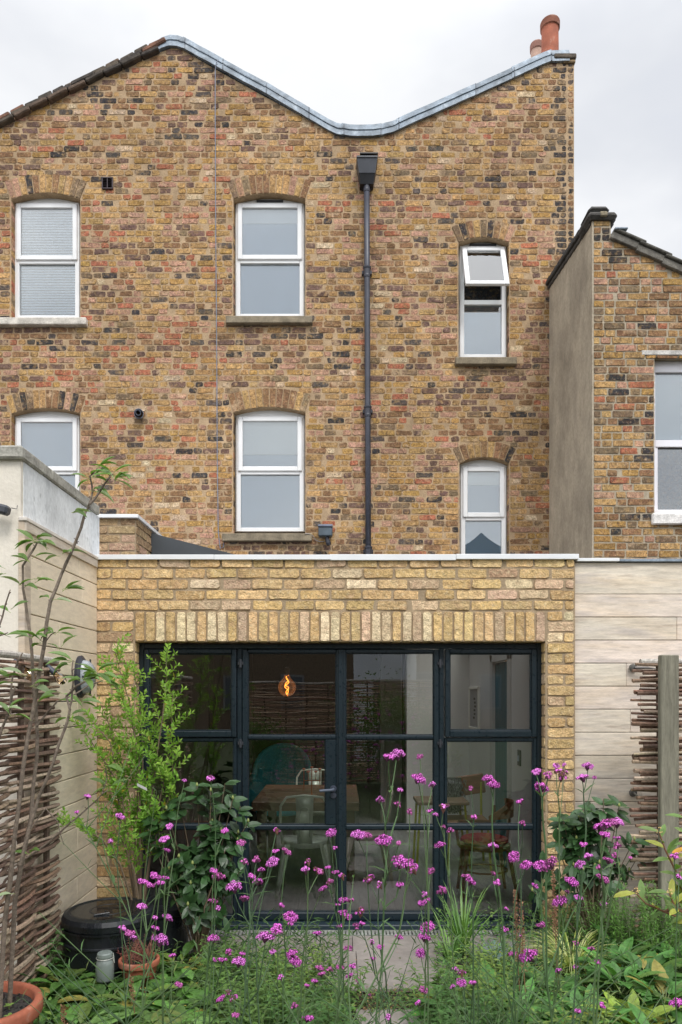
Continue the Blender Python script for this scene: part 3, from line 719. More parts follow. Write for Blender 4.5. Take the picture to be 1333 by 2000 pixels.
# ================================================================== EXTENSION
YE = 5.147; SE = F / YE
ex = lambda p: (p - CX) / SE
ez = lambda q: EYE + (CY - q) / SE
ext = thing('brick_extension', 'single storey new yellow brick extension with a soldier course over wide glazed doors', 'extension', loc=(0, YE, 0))
EX0, EX1, EZT = ex(186), ex(1124), ez(1096)
B1, B2, B3, B4, B5 = (.66, .465, .235), (.60, .41, .195), (.60, .43, .29), (.44, .30, .19), (.74, .60, .39)
pal_e = lambda x, z: [(.6, B1), (.42, B2), (.15, B3), (.08, B4), (.16, B5)]
eop = Opening(ex(264), ex(1066), -.02, ez(1253))
sz0, sz1 = ez(1253), ez(1193)
m = MB()
etop = [(EX0, EZT), (EX1, EZT)]
wall_body(m, EX0, EX1, -.05, etop, [eop], YE, YE + .30, m=1)
solid_e = lambda xs, z: ~eop.blocked(xs, z) & ~((z > sz0) & (z < sz1) & (xs > eop.x0 - .002) & (xs < eop.x1 + .002))
c_ = .0764
nlow = int(sz1 / c_); zlo = sz1 - nlow * c_
lay(m, front(YE), EX0 + .003, EX1 - .003, zlo, sz1, solid_e, pal_e, course=c_, joint=.012, bond='stretcher', L=.2245, proud=.0065, cut=.011, jitter=.0028, sag=.0022)
lay(m, front(YE), EX0 + .003, EX1 - .003, sz1, EZT + .06, lambda xs, z: np.full(len(xs), z < EZT - .005), pal_e, course=c_, joint=.012, bond='stretcher', L=.2245, proud=.0065, cut=.011, jitter=.0028, sag=.0022)
n = round((eop.x1 - eop.x0) / .0745); pw = (eop.x1 - eop.x0) / n
for i in range(n):
    a = eop.x0 + i * pw; t = R.uniform(-.002, .002)
    brickq(m, front(YE), [(a + .006, sz0 + .001 + R.uniform(-.002, .003)), (a + pw - .006, sz0 + .001 + R.uniform(-.002, .003)), (a + pw - .006 + t, sz1 - .008), (a + .006 + t, sz1 - .008)], .010 + R.uniform(-.003, .004), pick(pal_e(0, 0)), .010, .0022)
for i in range(n):   # undersides of the soldiers
    a = eop.x0 + i * pw; mp_ = lambda u, w_, d: Vector((u, YE + w_, sz0 - d))
    brickq(m, mp_, [(a + .006, .0), (a + pw - .006, .0), (a + pw - .006, .095), (a + .006, .095)], .003, pick(pal_e(0, 0)), .006, .001)
jamb_bricks(m, eop.x0, YE, .105, 0, sz0, 1, pal_e, c_); jamb_bricks(m, eop.x1, YE, .105, 0, sz0, -1, pal_e, c_)
m.build('wall', [M_NEWBRICK, M_NEWMORTAR], ext)
# white coping trim in four lengths
for i, (a, b, t0, t1) in enumerate(((186, 419.5, 1084.5, 1094), (420, 647.5, 1084.8, 1094.5), (645, 890, 1084.0, 1095.5), (890.5, 1129, 1083.5, 1093.5))):
    t = MB(); t.box(ex(a), ex(b), YE - .028 - .003 * (i % 2), YE + .30, ez(t1), ez(t0), b=.002)
    t.build('coping_trim', M_WHITEMETAL, ext)
# flat roof with an unseen rooflight, added and sized to brighten the room
m = MB(); zr = 2.50; RX0, RX1, RY0, RY1 = -1.10, 1.50, 5.9, 8.6
m.box(EX0, RX0, YE + .30, YM, zr, zr + .14); m.box(RX1, EX1, YE + .30, YM, zr, zr + .14); m.box(RX0, RX1, YE + .30, RY0, zr, zr + .14); m.box(RX0, RX1, RY1, YM, zr, zr + .14)
m.build('flat_roof', M_GREYSHEET, ext)
m = MB(); m.box(RX0 - .03, RX1 + .03, RY0 - .03, RY1 + .03, zr + .145, zr + .165); m.build('added_rooflight_pane', M_ADDED_ROOFLIGHT, ext)
# room inside
RL, RR, ZC, YB = EX0 + .10, EX1 - .12, 2.40, 13.5
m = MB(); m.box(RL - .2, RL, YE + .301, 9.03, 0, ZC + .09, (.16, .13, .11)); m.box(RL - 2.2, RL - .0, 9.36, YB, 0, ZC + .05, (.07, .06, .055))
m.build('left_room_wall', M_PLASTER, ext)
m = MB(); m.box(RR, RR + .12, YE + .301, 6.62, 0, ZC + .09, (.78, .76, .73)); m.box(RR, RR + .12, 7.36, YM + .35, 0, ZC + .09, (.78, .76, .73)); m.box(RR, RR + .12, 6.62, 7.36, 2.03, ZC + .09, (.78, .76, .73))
m.build('right_room_wall', M_PLASTER, ext)
m = MB(); m.box(.80, RR, 8.72, 8.90, 0, ZC + .09, (.72, .70, .67)); m.box(.52, .80, 9.4, 9.6, 0, ZC, (.34, .33, .30))
m.build('wall_nib', M_PLASTER, ext)
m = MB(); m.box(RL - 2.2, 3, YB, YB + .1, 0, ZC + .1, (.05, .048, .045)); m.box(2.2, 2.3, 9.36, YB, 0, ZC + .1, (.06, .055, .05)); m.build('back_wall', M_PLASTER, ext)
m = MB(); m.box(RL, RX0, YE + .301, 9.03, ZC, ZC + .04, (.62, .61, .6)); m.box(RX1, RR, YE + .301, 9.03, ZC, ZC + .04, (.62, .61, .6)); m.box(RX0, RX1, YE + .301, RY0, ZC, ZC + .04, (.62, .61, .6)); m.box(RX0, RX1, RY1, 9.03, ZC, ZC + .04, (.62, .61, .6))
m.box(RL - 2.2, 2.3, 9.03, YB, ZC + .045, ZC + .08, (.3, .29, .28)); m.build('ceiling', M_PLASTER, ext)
m = MB(); x = RL; 
while x < 2.3:
    wd = .19; y = YE + .2 - R.uniform(0, 1.2)
    while y < YB:
        l = R.uniform(1.2, 1.9); c = R.uniform(.24, .36)
        m.box(x, x + wd - .002, max(y, YE + .2), min(y + l, YB) - .002, -.02, .004, (c * 1.02, c, c * .96), b=.0012); y += l
    x += wd
m.build('room_floor', M_FLOORW, ext)
# teal door in the right-hand room wall
m = MB(); m.box(RR + .02, RR + .06, 6.66, 7.32, .01, 2.0, (.035, .13, .16)); 
for k in range(6): m.box(RR + .012, RR + .021, 6.68 + .107 * k, 6.775 + .107 * k, .02, 1.99, (.035, .135, .165), b=.002)
td = m.build('inner_door', M_PLASTER, ext); td['label'] = 'teal boarded inner door'
m = MB()
for (a, b, c, d) in ((6.56, 6.655, 0, 2.09), (7.325, 7.42, 0, 2.09), (6.56, 7.42, 2.005, 2.09)): m.box(RR - .022, RR + .02, a, b, c, d, (.62, .61, .58), b=.005)
m.build('door_casing', M_PLASTER, ext)
sw = MB(); sw.box(RR - .012, RR - .001, 6.20, 6.30, 1.06, 1.20, (.8, .8, .8), b=.004); sw.box(RR - .020, RR - .012, 6.235, 6.265, 1.10, 1.15, (30, 30, 30), b=.003)
tag(sw.build('light_switch', M_BLACKMETAL), 'black switch plate on the pale wall just inside the right-hand glass pane', 'switch')
pf = thing('picture_frame', 'tall narrow framed picture on the pale wall seen through the upper right pane', 'picture', loc=(1.5, 8.7, 1.1))
pm = MB(); X = lambda p: (p - CX) / F * 8.70; Z = lambda q: EYE + (CY - q) * 8.70 / F
m = MB(); a, b, t, u = 8.02, 8.62, 1.74, 1.30; w0, w1 = RR - .03, RR - .002; c = (.85, .82, .74)
m.box(w0, w1, a, a + .03, u, t, c, b=.004); m.box(w0, w1, b - .03, b, u, t, c, b=.004); m.box(w0, w1 - .001, a, b, t, t + .03, c, b=.004); m.box(w0, w1 - .001, a, b, u - .03, u, c, b=.004)
m.build('frame', M_PLASTER, pf)
m = MB(); m.box(RR - .014, RR - .006, a + .03, b - .03, u, t, (.36, .37, .37))
for k in range(6): x = (a + b) / 2 + R.uniform(-.06, .06); z = u + (t - u) * (.25 + .1 * k); m.box(RR - .016, RR - .0145, x - .05, x + .05, z - .012, z + .012, (.08, .08, .08))
m.build('picture', M_PLASTER, pf)

# ================================================================== GLAZED SCREEN
YF = 5.235; SF = F / YF
fx = lambda p: (p - CX) / SF
fz = lambda q: EYE + (CY - q) / SF
gs = thing('glazed_doors', 'blue black steel framed glazed double doors and side lights across the extension', 'doors', loc=(fx(664), YF, 0))
def rb(mb, x0, y0, x1, y1, ya, yb, b=.003, col=(1, 1, 1)): mb.box(fx(x0), fx(x1), YF + ya, YF + yb, fz(y1), fz(y0), col, b=b)
m = MB()
rb(m, 270, 1256, 281, 1820, 0, .07); rb(m, 1050, 1256, 1061, 1820, 0, .07); rb(m, 281.2, 1258, 1049.8, 1267, .004, .07)
rb(m, 281.2, 1799, 1049.8, 1823, -.03, .07, .006); rb(m, 463, 1267.2, 472.5, 1798.8, .012, .07); rb(m, 859, 1267.2, 868.5, 1798.8, .012, .07)
m.build('outer_frame', M_FRAME, gs)
def ringpx(mb, o, i, ya, yb, b=.004):
    rb(mb, o[0], o[1], i[0], o[3], ya, yb, b); rb(mb, i[2], o[1], o[2], o[3], ya, yb, b)
    rb(mb, i[0] + .2, o[1], i[2] - .2, i[1], ya + .001, yb, b); rb(mb, i[0] + .2, i[3], i[2] - .2, o[3], ya + .001, yb, b)
def bead(mb, i, ya, yb, w_=2.2):   # stepped glazing bead
    ringpx(mb, i, (i[0] + w_, i[1] + w_, i[2] - w_, i[3] - w_), ya, yb, .001)
def pane(i, parent, y=.034):
    p = MB(); Mt = None
    x0, x1, z0, z1 = fx(i[0]), fx(i[2]), fz(i[3]), fz(i[1])
    # the sheet stands a hair out of true, as old hung glass does
    t = R.uniform(-.0022, .0022); s_ = R.uniform(-.0015, .0015)
    y_ = YF + y
    p.add([(x0, y_ + t, z0), (x1, y_ - t, z0), (x1, y_ - t + s_, z1), (x0, y_ + t + s_, z1)], [(0, 1, 2, 3)])
    return p.build('pane', M_GLASS, parent)
# upper side casements
for o, i in (((282, 1268, 462, 1440), (291, 1276.5, 453, 1428)), ((870, 1268, 1049, 1440), (879, 1276.5, 1039, 1427))):
    m = MB(); ringpx(m, o, i, -.012, .05, .005); bead(m, i, .006, .03); s_ = m.build('casement', M_FRAME, gs); pane(i, s_)
# fixed lower lights
for o, panes in (((281.5, 1441, 462.5, 1798), ((289, 1448, 456, 1611), (289, 1621, 456, 1789))), ((869, 1441, 1049.5, 1798), ((873, 1448, 1043, 1611), (873, 1621, 1043, 1789)))):
    m = MB(); A = (o[0], o[1], o[2], o[3]); I = (panes[0][0], panes[0][1], panes[0][2], panes[1][3])
    ringpx(m, A, I, .004, .05); rb(m, I[0], 1611, I[2], 1621, .002, .05, .006); 
    for p_ in panes: bead(m, p_, .014, .03, 1.8)
    s_ = m.build('side_light', M_FRAME, gs)
    for p_ in panes: pane(p_, s_)
# door leaves
for k, (o, I, lock) in enumerate((((473.5, 1268.5, 666, 1798), (484, 1275.5, 657, 1783), 1), ((667, 1268.5, 858, 1798), (675.5, 1275.5, 848, 1783), 0))):
    m = MB(); ringpx(m, o, I, -.004, .048, .005); rb(m, I[0], 1436.5, I[2], 1444.5, -.003, .05, .007); rb(m, I[0], 1612, I[2], 1621, -.003, .05, .007)
    px1 = 636 if lock else I[2]
    pn = [(I[0], I[1], I[2], 1436.5), (I[0], 1444.5, px1, 1612), (I[0], 1621, I[2], I[3])]
    if lock: rb(m, 636.2, 1445, 656.8, 1611.5, -.0015, .045, .004)
    if not lock: rb(m, 661, 1269, 669.5, 1797, -.016, -.0045, .004)
    for p_ in pn: bead(m, p_, .012, .03, 1.8)
    leafd = m.build('door_leaf', M_FRAME, gs)
    for p_ in pn: pane(p_, leafd)
    hx = 470.5 if lock else 860
    for hy in (1296, 1452):
        q = MB(); q.tube([(fx(hx), YF - .016, fz(hy + 8)), (fx(hx), YF - .016, fz(hy - 8))], .010, 10, (1.4, 1.4, 1.4)); q.box(fx(hx) - .02, fx(hx) + .02, YF - .014, YF - .003, fz(hy + 3), fz(hy - 3), (1.5, 1.5, 1.5), b=.002)
        q.build('hinge', M_BLACKMETAL, leafd)
    if lock:
        q = MB(); rx = Matrix.Rotation(math.radians(90), 4, 'X')
        q.lathe((fx(651.5), YF - .002, fz(1541)), [(.0, .014), (.022, .013), (.025, .008), (.025, 0)], 20, (1.5, 1.7, 2), M=rx)
        q.tube([(fx(651.5), YF - .01, fz(1541)), (fx(651.5), YF - .052, fz(1541)), (fx(649), YF - .06, fz(1541.3)), (fx(625), YF - .058, fz(1543))], [.009, .009, .010, .0095], 10, (3.0, 3.4, 3.8)); q.build('lever_handle', M_BLACKMETAL, leafd)
        q = MB(); q.lathe((fx(652), YF - .002, fz(1554)), [(.0, .011), (.008, .012), (.009, .009), (.020, .009), (.022, .005), (.022, 0)], 20, (1.6, 1.7, 1.9), M=rx); q.build('keyhole_rose', M_BLACKMETAL, leafd)

# ================================================================== LEFT SIDE: party wall, boards, pier
WX = -1.775; YC = 3.97; ZB = 3.045
pw_ = thing('boundary_wall', 'pale rendered boundary wall with concrete coping stepping back beside the extension', 'wall', loc=(WX, YC, 0))
m = MB(); m.box(-4.2, WX, YC, YC + .22, -.05, ZB - .06, (.76, .71, .62)); m.build('cream_face', M_CREAM, pw_)
m = MB(); m.box(WX - .30, WX - .002, YC + .221, 5.25, -.05, ZB - .06, (.72, .75, .77)); m.box(WX - .01, WX + .004, YC + .03, 5.25, 2.60, ZB - .062, (.76, .79, .81)); m.build('lime_washed_flank', M_WASH, pw_)
m = MB()
y = YC - .03
for l in (.42, .40, .46):
    m.box(WX - .30, WX + .020, y if y > YC else YC + .28, y + l - .006, ZB - .058, ZB + .01, (.34, .33, .29), b=.008); y += l
x = WX + .022
for l in (.62, .9, .9): m.box(x - l + .006, x, YC - .035, YC + .275, ZB - .06, ZB + .012, (.36, .35, .31), b=.010); x -= l
m.build('coping', M_STONE, pw_)
tb = thing('timber_cladding', 'cream horizontal boards cladding the side wall left of the extension', 'cladding', loc=(WX, 4.5, 0))
m = MB(); zt = EZT - .01; ys = 4.035
h = .166; z = zt
while z > -.02:
    z0 = max(z - h + .006, -.02); cut = R.choice([None, R.uniform(4.3, 4.9)])
    for a, b in (((ys, YE - .014),) if cut is None else ((ys, cut - .0015), (cut + .0015, YE - .014))):
        c = R.uniform(.9, 1.06); m.box(WX, WX + .026, a, b, z0, z, (.80 * c, .69 * c, .53 * c), b=.003)
    z -= h
m.build('boards', M_BOARDC, tb)
m = MB(); m.box(WX - .005, WX + .030, YC - .022, ys - .002, -.02, zt + .02, (.56, .47, .37), b=.004); m.build('corner_board', M_BOARD, tb)
m = MB(); m.box(WX, WX + .045, YC - .03, YE - .035, EZT + .0, EZT + .022, (.70, .66, .60), b=.003); m.box(WX + .027, WX + .040, YC - .02, YE - .035, EZT - .055, EZT - .001, (.60, .54, .46), b=.003); m.build('top_rail', M_BOARD, tb)
pr = thing('brick_pier', 'short brick upstand with white metal cap above the extension roof', 'pier', loc=(-2, 6.5, 0))
m = MB(); px0, px1, pz = -2.9, -1.86, 3.275; m.box(px0, px1, 6.5, 8.9, 2.4, pz, m=1)
pal_p = lambda x, z: [(.5, (.40, .28, .16)), (.4, (.34, .23, .13)), (.2, (.42, .27, .19))]
lay(m, front(6.5), px0, px1, 2.45, pz + .03, lambda xs, z: np.full(len(xs), z < pz), pal_p, course=.0762, bond='stretcher', L=.225, joint=.012)
lay(m, lambda u, w_, d: Vector((px1 + d, 6.5 + u, w_)), .0, .5, 2.45, pz + .03, lambda xs, z: np.full(len(xs), z < pz), pal_p, course=.0762, bond='stretcher', L=.225, joint=.012)
m.build('brickwork', [M_NEWBRICK, M_NEWMORTAR], pr)
m = MB(); m.box(px0, px1 + .03, 6.46, 8.9, pz + .002, pz + .035, b=.003); m.build('cap', M_WHITEMETAL, pr)
ru = MB(); ru.prism([(-1.85, 2.5), (.9, 2.5), (.9, 2.55), (-1.85, 3.255)], 6.98, 8.9); ru.prism([(-1.84, 2.5), (.5, 2.5), (.5, 2.56), (-1.84, 3.12)], 6.965, 6.979)
tag(ru.build('sloping_roof_kerb', M_GREYSHEET), 'dark grey sloping roof upstand behind the white parapet trim', 'roof upstand', kind='thing')

# ================================================================== RIGHT SIDE: board wall
YR = 5.175
rx_ = lambda p: (p - CX) * YR / F
rz_ = lambda q: EYE + (CY - q) * YR / F
bw = thing('board_wall', 'silvery horizontal timber board wall to the right of the extension', 'wall', loc=(2.5, YR, 0))
m = MB(); z = rz_(1161) ; rows = [(rz_(1099), rz_(1161) + .003)]
while z > 0: rows.append((z, z - .1666 + .0045)); z -= .1666
for a, b in rows:
    cutx = R.choice([9, R.uniform(2.0, 2.4), R.uniform(2.2, 3)])
    for x0, x1 in ((EX1 + .003, min(cutx, 4.4)), (cutx + .001, 4.4)):
        if x1 > x0: c = R.uniform(.92, 1.07); m.box(x0, x1, YR + R.uniform(-.001, .002), YR + .03, b, a, (.72 * c, .64 * c * R.uniform(.97, 1.02), .54 * c), b=.003)
m.build('boards', M_BOARD, bw)
m = MB(); m.box(EX1 + .003, 4.4, YR + .031, YR + .14, -.05, rz_(1099), (.2, .16, .12)); m.build('backing', M_BOARD, bw)
m = MB(); m.box(EX1 + .012, rx_(1208), YR - .03, YR + .15, rz_(1097.5), rz_(1091.5), b=.002); m.build('coping_trim', M_WHITEMETAL, bw)
m = MB(); m.box(rx_(1208) + .002, 4.4, YR - .025, YR + .15, rz_(1098), rz_(1092.5), (1.2, 1.2, 1.2), b=.003); m.build('lead_capping', M_LEAD, bw)
for i, (px, py, lab, arm) in enumerate(((1235, 1305, 'round bronze wall stud with a short rod reaching to the hurdle, the upper of two', 1), (1235, 1548, 'round bronze wall stud with a bare end, low on the board wall', 0))):
    k = thing('wall_stud', lab, 'wall fixing', 'bronze studs on the board wall', loc=(rx_(px), YR, rz_(py)))
    q = MB(); q.lathe((rx_(px), YR - .0, rz_(py)), [(.0, .042), (.022, .038), (.030, .022), (.024, .012), (.014, .0)], 20, (3.4, 3.0, 2.2), M=Matrix.Rotation(math.radians(90), 4, 'X')); q.build('boss', M_BLACKMETAL, k)
    q = MB()
    if arm: q.tube([(rx_(px), YR - .045, rz_(py)), (rx_(px + 24), YR - .05, rz_(py)), (rx_(px + 40), YR - .06, rz_(py + 2))], [.010, .009, .003], 8, (2.5, 2, 1.6))
    else: q.tube([(rx_(px), YR - .03, rz_(py)), (rx_(px) + .005, YR - .10, rz_(py) - .015)], [.008, .006], 8, (5, 4.4, 3))
    q.build('rod', M_BLACKMETAL, k)

# ================================================================== GROUND, PATIO
def struct(mb, name, m_): return tag(mb.build(name, m_), None, None, kind='structure')
m = MB(); m.quad((-60, -60, -.03), (60, -60, -.03), (60, 40, -.03), (-60, 40, -.03), (1, 1, 1)); struct(m, 'ground', M_SOIL)
pat = MB()
def slab(x0, x1, y0, y1, z=.0, c=None):
    c = c or R.uniform(.92, 1.08); pat.box(x0, x1, y0, y1, z - .02, z + R.uniform(-.0008, .0008), (.255 * c, .228 * c, .208 * c), b=.0015)
y = 5.00
for yy in (4.70, 4.10):
    xo, xe = (-1.72, 1.76) if yy > 4.3 else (-.80, .66)
    x = xo
    while x < xe - .05: slab(x, min(x + .9, xe) - .004, yy, y - .004); x += .9
    y = yy
struct(pat, 'patio', M_PAVER)
pat = MB()
for (y0, y1) in ((3.20, 3.80), (2.45, 3.05)): slab(.08, .92, y0, y1, .015)
struct(pat, 'path', M_PAVER)
dr = thing('drain_channel', 'slotted metal drain channel along the foot of the glazed doors', 'drain', loc=(0, 5.06, 0))
m = MB(); x = -1.6
m.box(-1.7, 1.7, 5.005, 5.014, -.02, .002, (.5, .5, .5)); m.box(-1.7, 1.7, 5.106, 5.116, -.02, .002, (.5, .5, .5)); m.box(-1.7, 1.7, 5.014, 5.106, -.03, -.022, (.03, .03, .03))
m.build('channel', M_GALV, dr)
m = MB()
while x < 1.65: m.box(x, x + .016, 5.0145, 5.1055, -.012, .0, (.55, .55, .55)); x += .026
m.build('grating', M_GALV, dr)
th = MB(); th.box(eop.x0, eop.x1, 5.118, 5.205, -.02, .035, (1.25, 1.3, 1.35), b=.006); th.build('threshold', M_FRAME, gs)

# ================================================================== FURNITURE BEHIND THE GLASS
V = Vector
def metal_chair(x, y, rot, label, col=(1, 1, 1)):
    t = thing('metal_chair', label, 'chair', 'gunmetal cafe chairs round the table', loc=(x, y, 0)); t.rotation_euler[2] = rot
    def bld(mb, name): 
        o = mb.build(name, M_GALV, None, smooth=True); o.parent = t; return o
    m = MB(); m.lathe((0, 0, 0), [(0, .452), (.15, .450), (.19, .455), (.205, .448), (.205, .425), (.19, .40)], 20, col, M=Matrix.Diagonal((1, .95, 1, 1))); bld(m, 'seat')
    for sx in (-1, 1):
        for sy in (-1, 1):
            m = MB(); top = V((sx * .165, sy * .155, .43)); bot = V((sx * .235, sy * .225, .0))
            m.add([top + V((-.045 * sx, 0, 0)), top + V((.02 * sx, 0, -.0)), bot + V((.016 * sx, 0, 0)), bot + V((-.014 * sx, 0, 0)),
                   top + V((.0, -.045 * sy, 0)), top + V((.018 * sx, .015 * sy, 0)), bot + V((.016 * sx, .014 * sy, 0)), bot + V((0, -.014 * sy, 0))],
                  [(0, 1, 2, 3), (4, 5, 6, 7), (1, 5, 6, 2)], col)
            m.tube([top, bot], [.022, .012], 7, col); bld(m, 'leg')
    m = MB(); m.tube([(-.19, -.15, .44), (-.205, -.19, .62), (-.20, -.215, .76), (-.15, -.225, .835), (0, -.23, .85), (.15, -.225, .835), (.20, -.215, .76), (.205, -.19, .62), (.19, -.15, .44)], .011, 8, col); bld(m, 'back_hoop')
    m = MB(); pr_ = [(.062, .44, -.185), (.066, .60, -.205), (.070, .72, -.218), (.074, .84, -.229)]
    for a, b in zip(pr_[:-1], pr_[1:]):
        m.add([(-a[0], a[2], a[1]), (a[0], a[2], a[1]), (b[0], b[2], b[1]), (-b[0], b[2], b[1]), (-a[0], a[2] - .004, a[1]), (a[0], a[2] - .004, a[1]), (b[0], b[2] - .004, b[1]), (-b[0], b[2] - .004, b[1])],
              [(0, 1, 2, 3), (4, 7, 6, 5), (0, 4, 5, 1), (1, 5, 6, 2), (2, 6, 7, 3), (3, 7, 4, 0)], tuple(q * 1.1 for q in col))
    m.tube([(-.04, -.196, .50), (-.043, -.220, .68), (-.03, -.229, .735), (0, -.233, .755), (.03, -.229, .735), (.043, -.220, .68), (.04, -.196, .50)], .004, 6, tuple(q * .8 for q in col)); bld(m, 'splat')
    return t
c1 = metal_chair(-.30, 6.13, 0, 'gunmetal chair with its back to the left glazed door, seat pushed under the table', (1.25, 1.3, 1.2))
metal_chair(-.29, 7.75, math.pi, 'far metal chair facing the doors behind the candle holder', (1.3, 1.35, 1.25))
metal_chair(.22, 6.45, math.radians(92), 'metal chair turned sideways at the right end of the table', (1.0, .8, .75))
metal_chair(-.98, 6.42, math.radians(-70), 'dark metal chair at the left corner of the table', (.6, .6, .6))
tbl = thing('dining_table', 'thick brown timber dining table behind the left glazed door', 'table', loc=(-.3, 6.8, 0))
m = MB()
for k in range(4): m.box(-.78, .16, 6.24 + k * .30, 6.24 + k * .30 + .296, .665, .745, (.19 + .02 * (k % 2), .11, .062), b=.006)
m.build('table_top', M_WOOD, tbl)
for x in (-.70, .08):
    for y in (6.34, 7.30):
        m = MB(); m.box(x - .04, x + .04, y - .04, y + .04, 0, .66, (.1, .06, .035), b=.005); m.build('leg', M_WOOD, tbl)
ch = thing('candle_holder', 'copper multi-armed candle holder standing on the dining table', 'candle holder', loc=(-.27, 6.6, .745))
m = MB(); cc = (.75, .28, .14); x, y = -.27, 6.6
m.lathe((x, y, .746), [(.0, .012), (.05, .010), (.055, .0)], 18, cc); m.tube([(x, y, .75), (x, y, .89)], .006, 7, cc)
m.box(x - .075, x + .075, y - .005, y + .005, .885, .893, cc); m.build('stand', mat('copper', rough=.3, metal=.9), ch)
for k, (dx, z0, z1) in enumerate(((-.072, .80, .985), (-.032, .89, .96), (0, .89, 1.0), (.038, .89, .96), (.075, .80, .985))):
    m = MB(); m.tube([(x + dx, y, z0), (x + dx, y, z1)], .004, 6, cc); m.lathe((x + dx, y, z1), [(.0, 0), (.012, .002), (.016, .016), (.014, .018)], 12, (.7, .3, .18)); m.build('candle_cup', D.materials['copper'], ch)
pb = thing('pendant_bulb', 'round glass bulb with glowing twisted filament hanging behind the left door', 'lamp', loc=(-.43, 5.75, 2.4))
bx, by, bz = (561 - CX) * 5.75 / F, 5.75, EYE + (CY - 1343) * 5.75 / F
m = MB(); m.lathe((bx, by, bz), [(0, -.074)] + [(.074 * math.sin(a), -.074 * math.cos(a)) for a in (.35, .7, 1.05, 1.4, 1.75, 2.1, 2.4)] + [(.030, .075), (.018, .105)], 24); m.build('bulb', M_GLOBE, pb, smooth=True)
m = MB(); m.tube([(bx + .022 * math.sin(t * 2.6) * (1 - abs(t - 2.2) / 3), by + .012 * math.cos(t * 3), bz - .05 + .14 * t / 4.4) for t in np.linspace(0, 4.4, 22)], .0026, 6)
m.tube([(bx - .018 * math.sin(t * 2.6 + .6) * (1 - abs(t - 2.2) / 3), by - .008, bz - .05 + .12 * t / 4.4) for t in np.linspace(0, 4.4, 22)], .0022, 6); m.build('filament', M_FIL, pb)
m = MB(); m.lathe((bx, by, bz + .10), [(.019, 0), (.021, .01), (.021, .055), (.008, .065)], 16, (6, 4, 2.4)); m.build('lamp_socket', M_BLACKMETAL, pb)
m = MB(); m.tube([(bx, by, bz + .16), (bx, by, 2.41)], .003, 5, (1, 1, 1)); m.build('cord', M_BLACKMETAL, pb)
# bentwood armchair
bc = thing('bentwood_chair', 'brown bentwood chair with red cushion behind the right-hand glass', 'chair', loc=(1.24, 6.0, 0))
wc = (.19, .05, .022); x, y = 1.20, 6.0
m = MB(); m.lathe((x, y, 0), [(0, .455), (.19, .45), (.215, .44), (.215, .405), (.19, .40)], 24, wc); m.build('seat', M_WOOD, bc)
m = MB(); m.lathe((x, y, 0), [(0, .505), (.14, .50), (.19, .485), (.20, .465), (.19, .456)], 24, (.36, .02, .025)); m.build('cushion', M_FABRIC, bc)
for dx, dy, ox, oy in ((-.17, -.14, -.05, -.06), (.17, -.14, .07, -.06), (-.15, .15, -.04, .05), (.16, .15, .06, .05)):
    m = MB(); m.tube([(x + dx, y + dy, .41), (x + dx + ox * .5, y + dy + oy * .4, .2), (x + dx + ox, y + dy + oy, 0)], [.020, .017, .013], 8, wc); m.build('leg', M_WOOD, bc)
m = MB(); m.tube([(x + .19 * math.cos(a), y + .17 * math.sin(a), .22) for a in np.linspace(0, 2 * math.pi, 17)], .009, 6, wc); m.build('stretcher_ring', M_WOOD, bc)
m = MB(); m.tube([(x - .23, y - .10, .44), (x - .245, y - .08, .56), (x - .22, y - .05, .63), (x - .10, y - .19, .655), (x + .02, y - .20, .655), (x + .045, y - .17, .62), (x + .04, y - .14, .43)], .013, 8, wc); m.tube([(x + .21, y + .08, .44), (x + .225, y + .07, .62), (x + .20, y + .10, .80)], .013, 8, wc)
m.tube([(x + .04, y - .16, .43), (x + .045, y - .17, .62), (x + .05, y - .15, .78)], .013, 8, wc); m.build('arm_hoop', M_WOOD, bc)
m = MB(); vs = []; n = 14
for k in range(n + 1):
    a = -1.9 + 2.1 * k / n + .3
    for r, z in ((.225, .68 if k < 9 else .68), (.235, .70 + .10 * min(1, k / 5)), (.245, .70 + .10 * min(1, k / 5)), (.24, .67)): vs.append((x + .0 + r * math.cos(a), y + r * math.sin(a) * .9, z))
m.add(vs, [(i * 4 + k, i * 4 + (k + 1) % 4, (i + 1) * 4 + (k + 1) % 4, (i + 1) * 4 + k) for i in range(n) for k in range(4)] + [(0, 1, 2, 3), (n * 4, n * 4 + 1, n * 4 + 2, n * 4 + 3)], (.27, .085, .03)); m.build('back_rail', M_WOOD, bc)
# fur draped chair with yellow legs, small wooden side table with yellow legs
yl = (.42, .43, .03); M_YEL = mat('yellow_enamel', rough=.35)
fc = thing('fur_draped_chair', 'brown backed chair on yellow legs with a grey sheepskin over its back', 'chair', loc=(1.22, 7.0, 0))
x, y = 1.22, 7.0
m = MB(); m.box(x - .21, x + .21, y - .2, y + .2, .44, .475, (.30, .14, .07), b=.02); m.build('seat', M_WOOD, fc)
m = MB(); m.box(-.23, .23, -.012, .012, -.10, .10, (.25, .09, .045), b=.012, M=Matrix.Translation((x, y + .22, .76)) @ Matrix.Rotation(-.15, 4, 'Y')); m.build('backrest', M_WOOD, fc)
for dx, dy in ((-.18, -.17), (.18, -.17), (-.19, .2), (.19, .2)):
    m = MB(); m.tube([(x + dx * 1.15, y + dy * 1.15, 0), (x + dx, y + dy, .44)] + ([(x + dx, y + .215, .80)] if dy > 0 else []), .012, 8, yl); m.build('leg', M_YEL, fc)
m = MB()
for k in range(1500):
    a = R.uniform(0, 1); px = x - .11 + R.gauss(0, .055); pz = .52 + .32 * a; py = y + .185 - .02 * R.random()
    c = R.choice([.08, .16, .26, .34, .05]); m.tiny((px, py, pz), V((R.uniform(-.5, .5), -.4, -.8)).normalized(), V((1, 0, 0)), .045, .008, (c, c, c * 1.02))
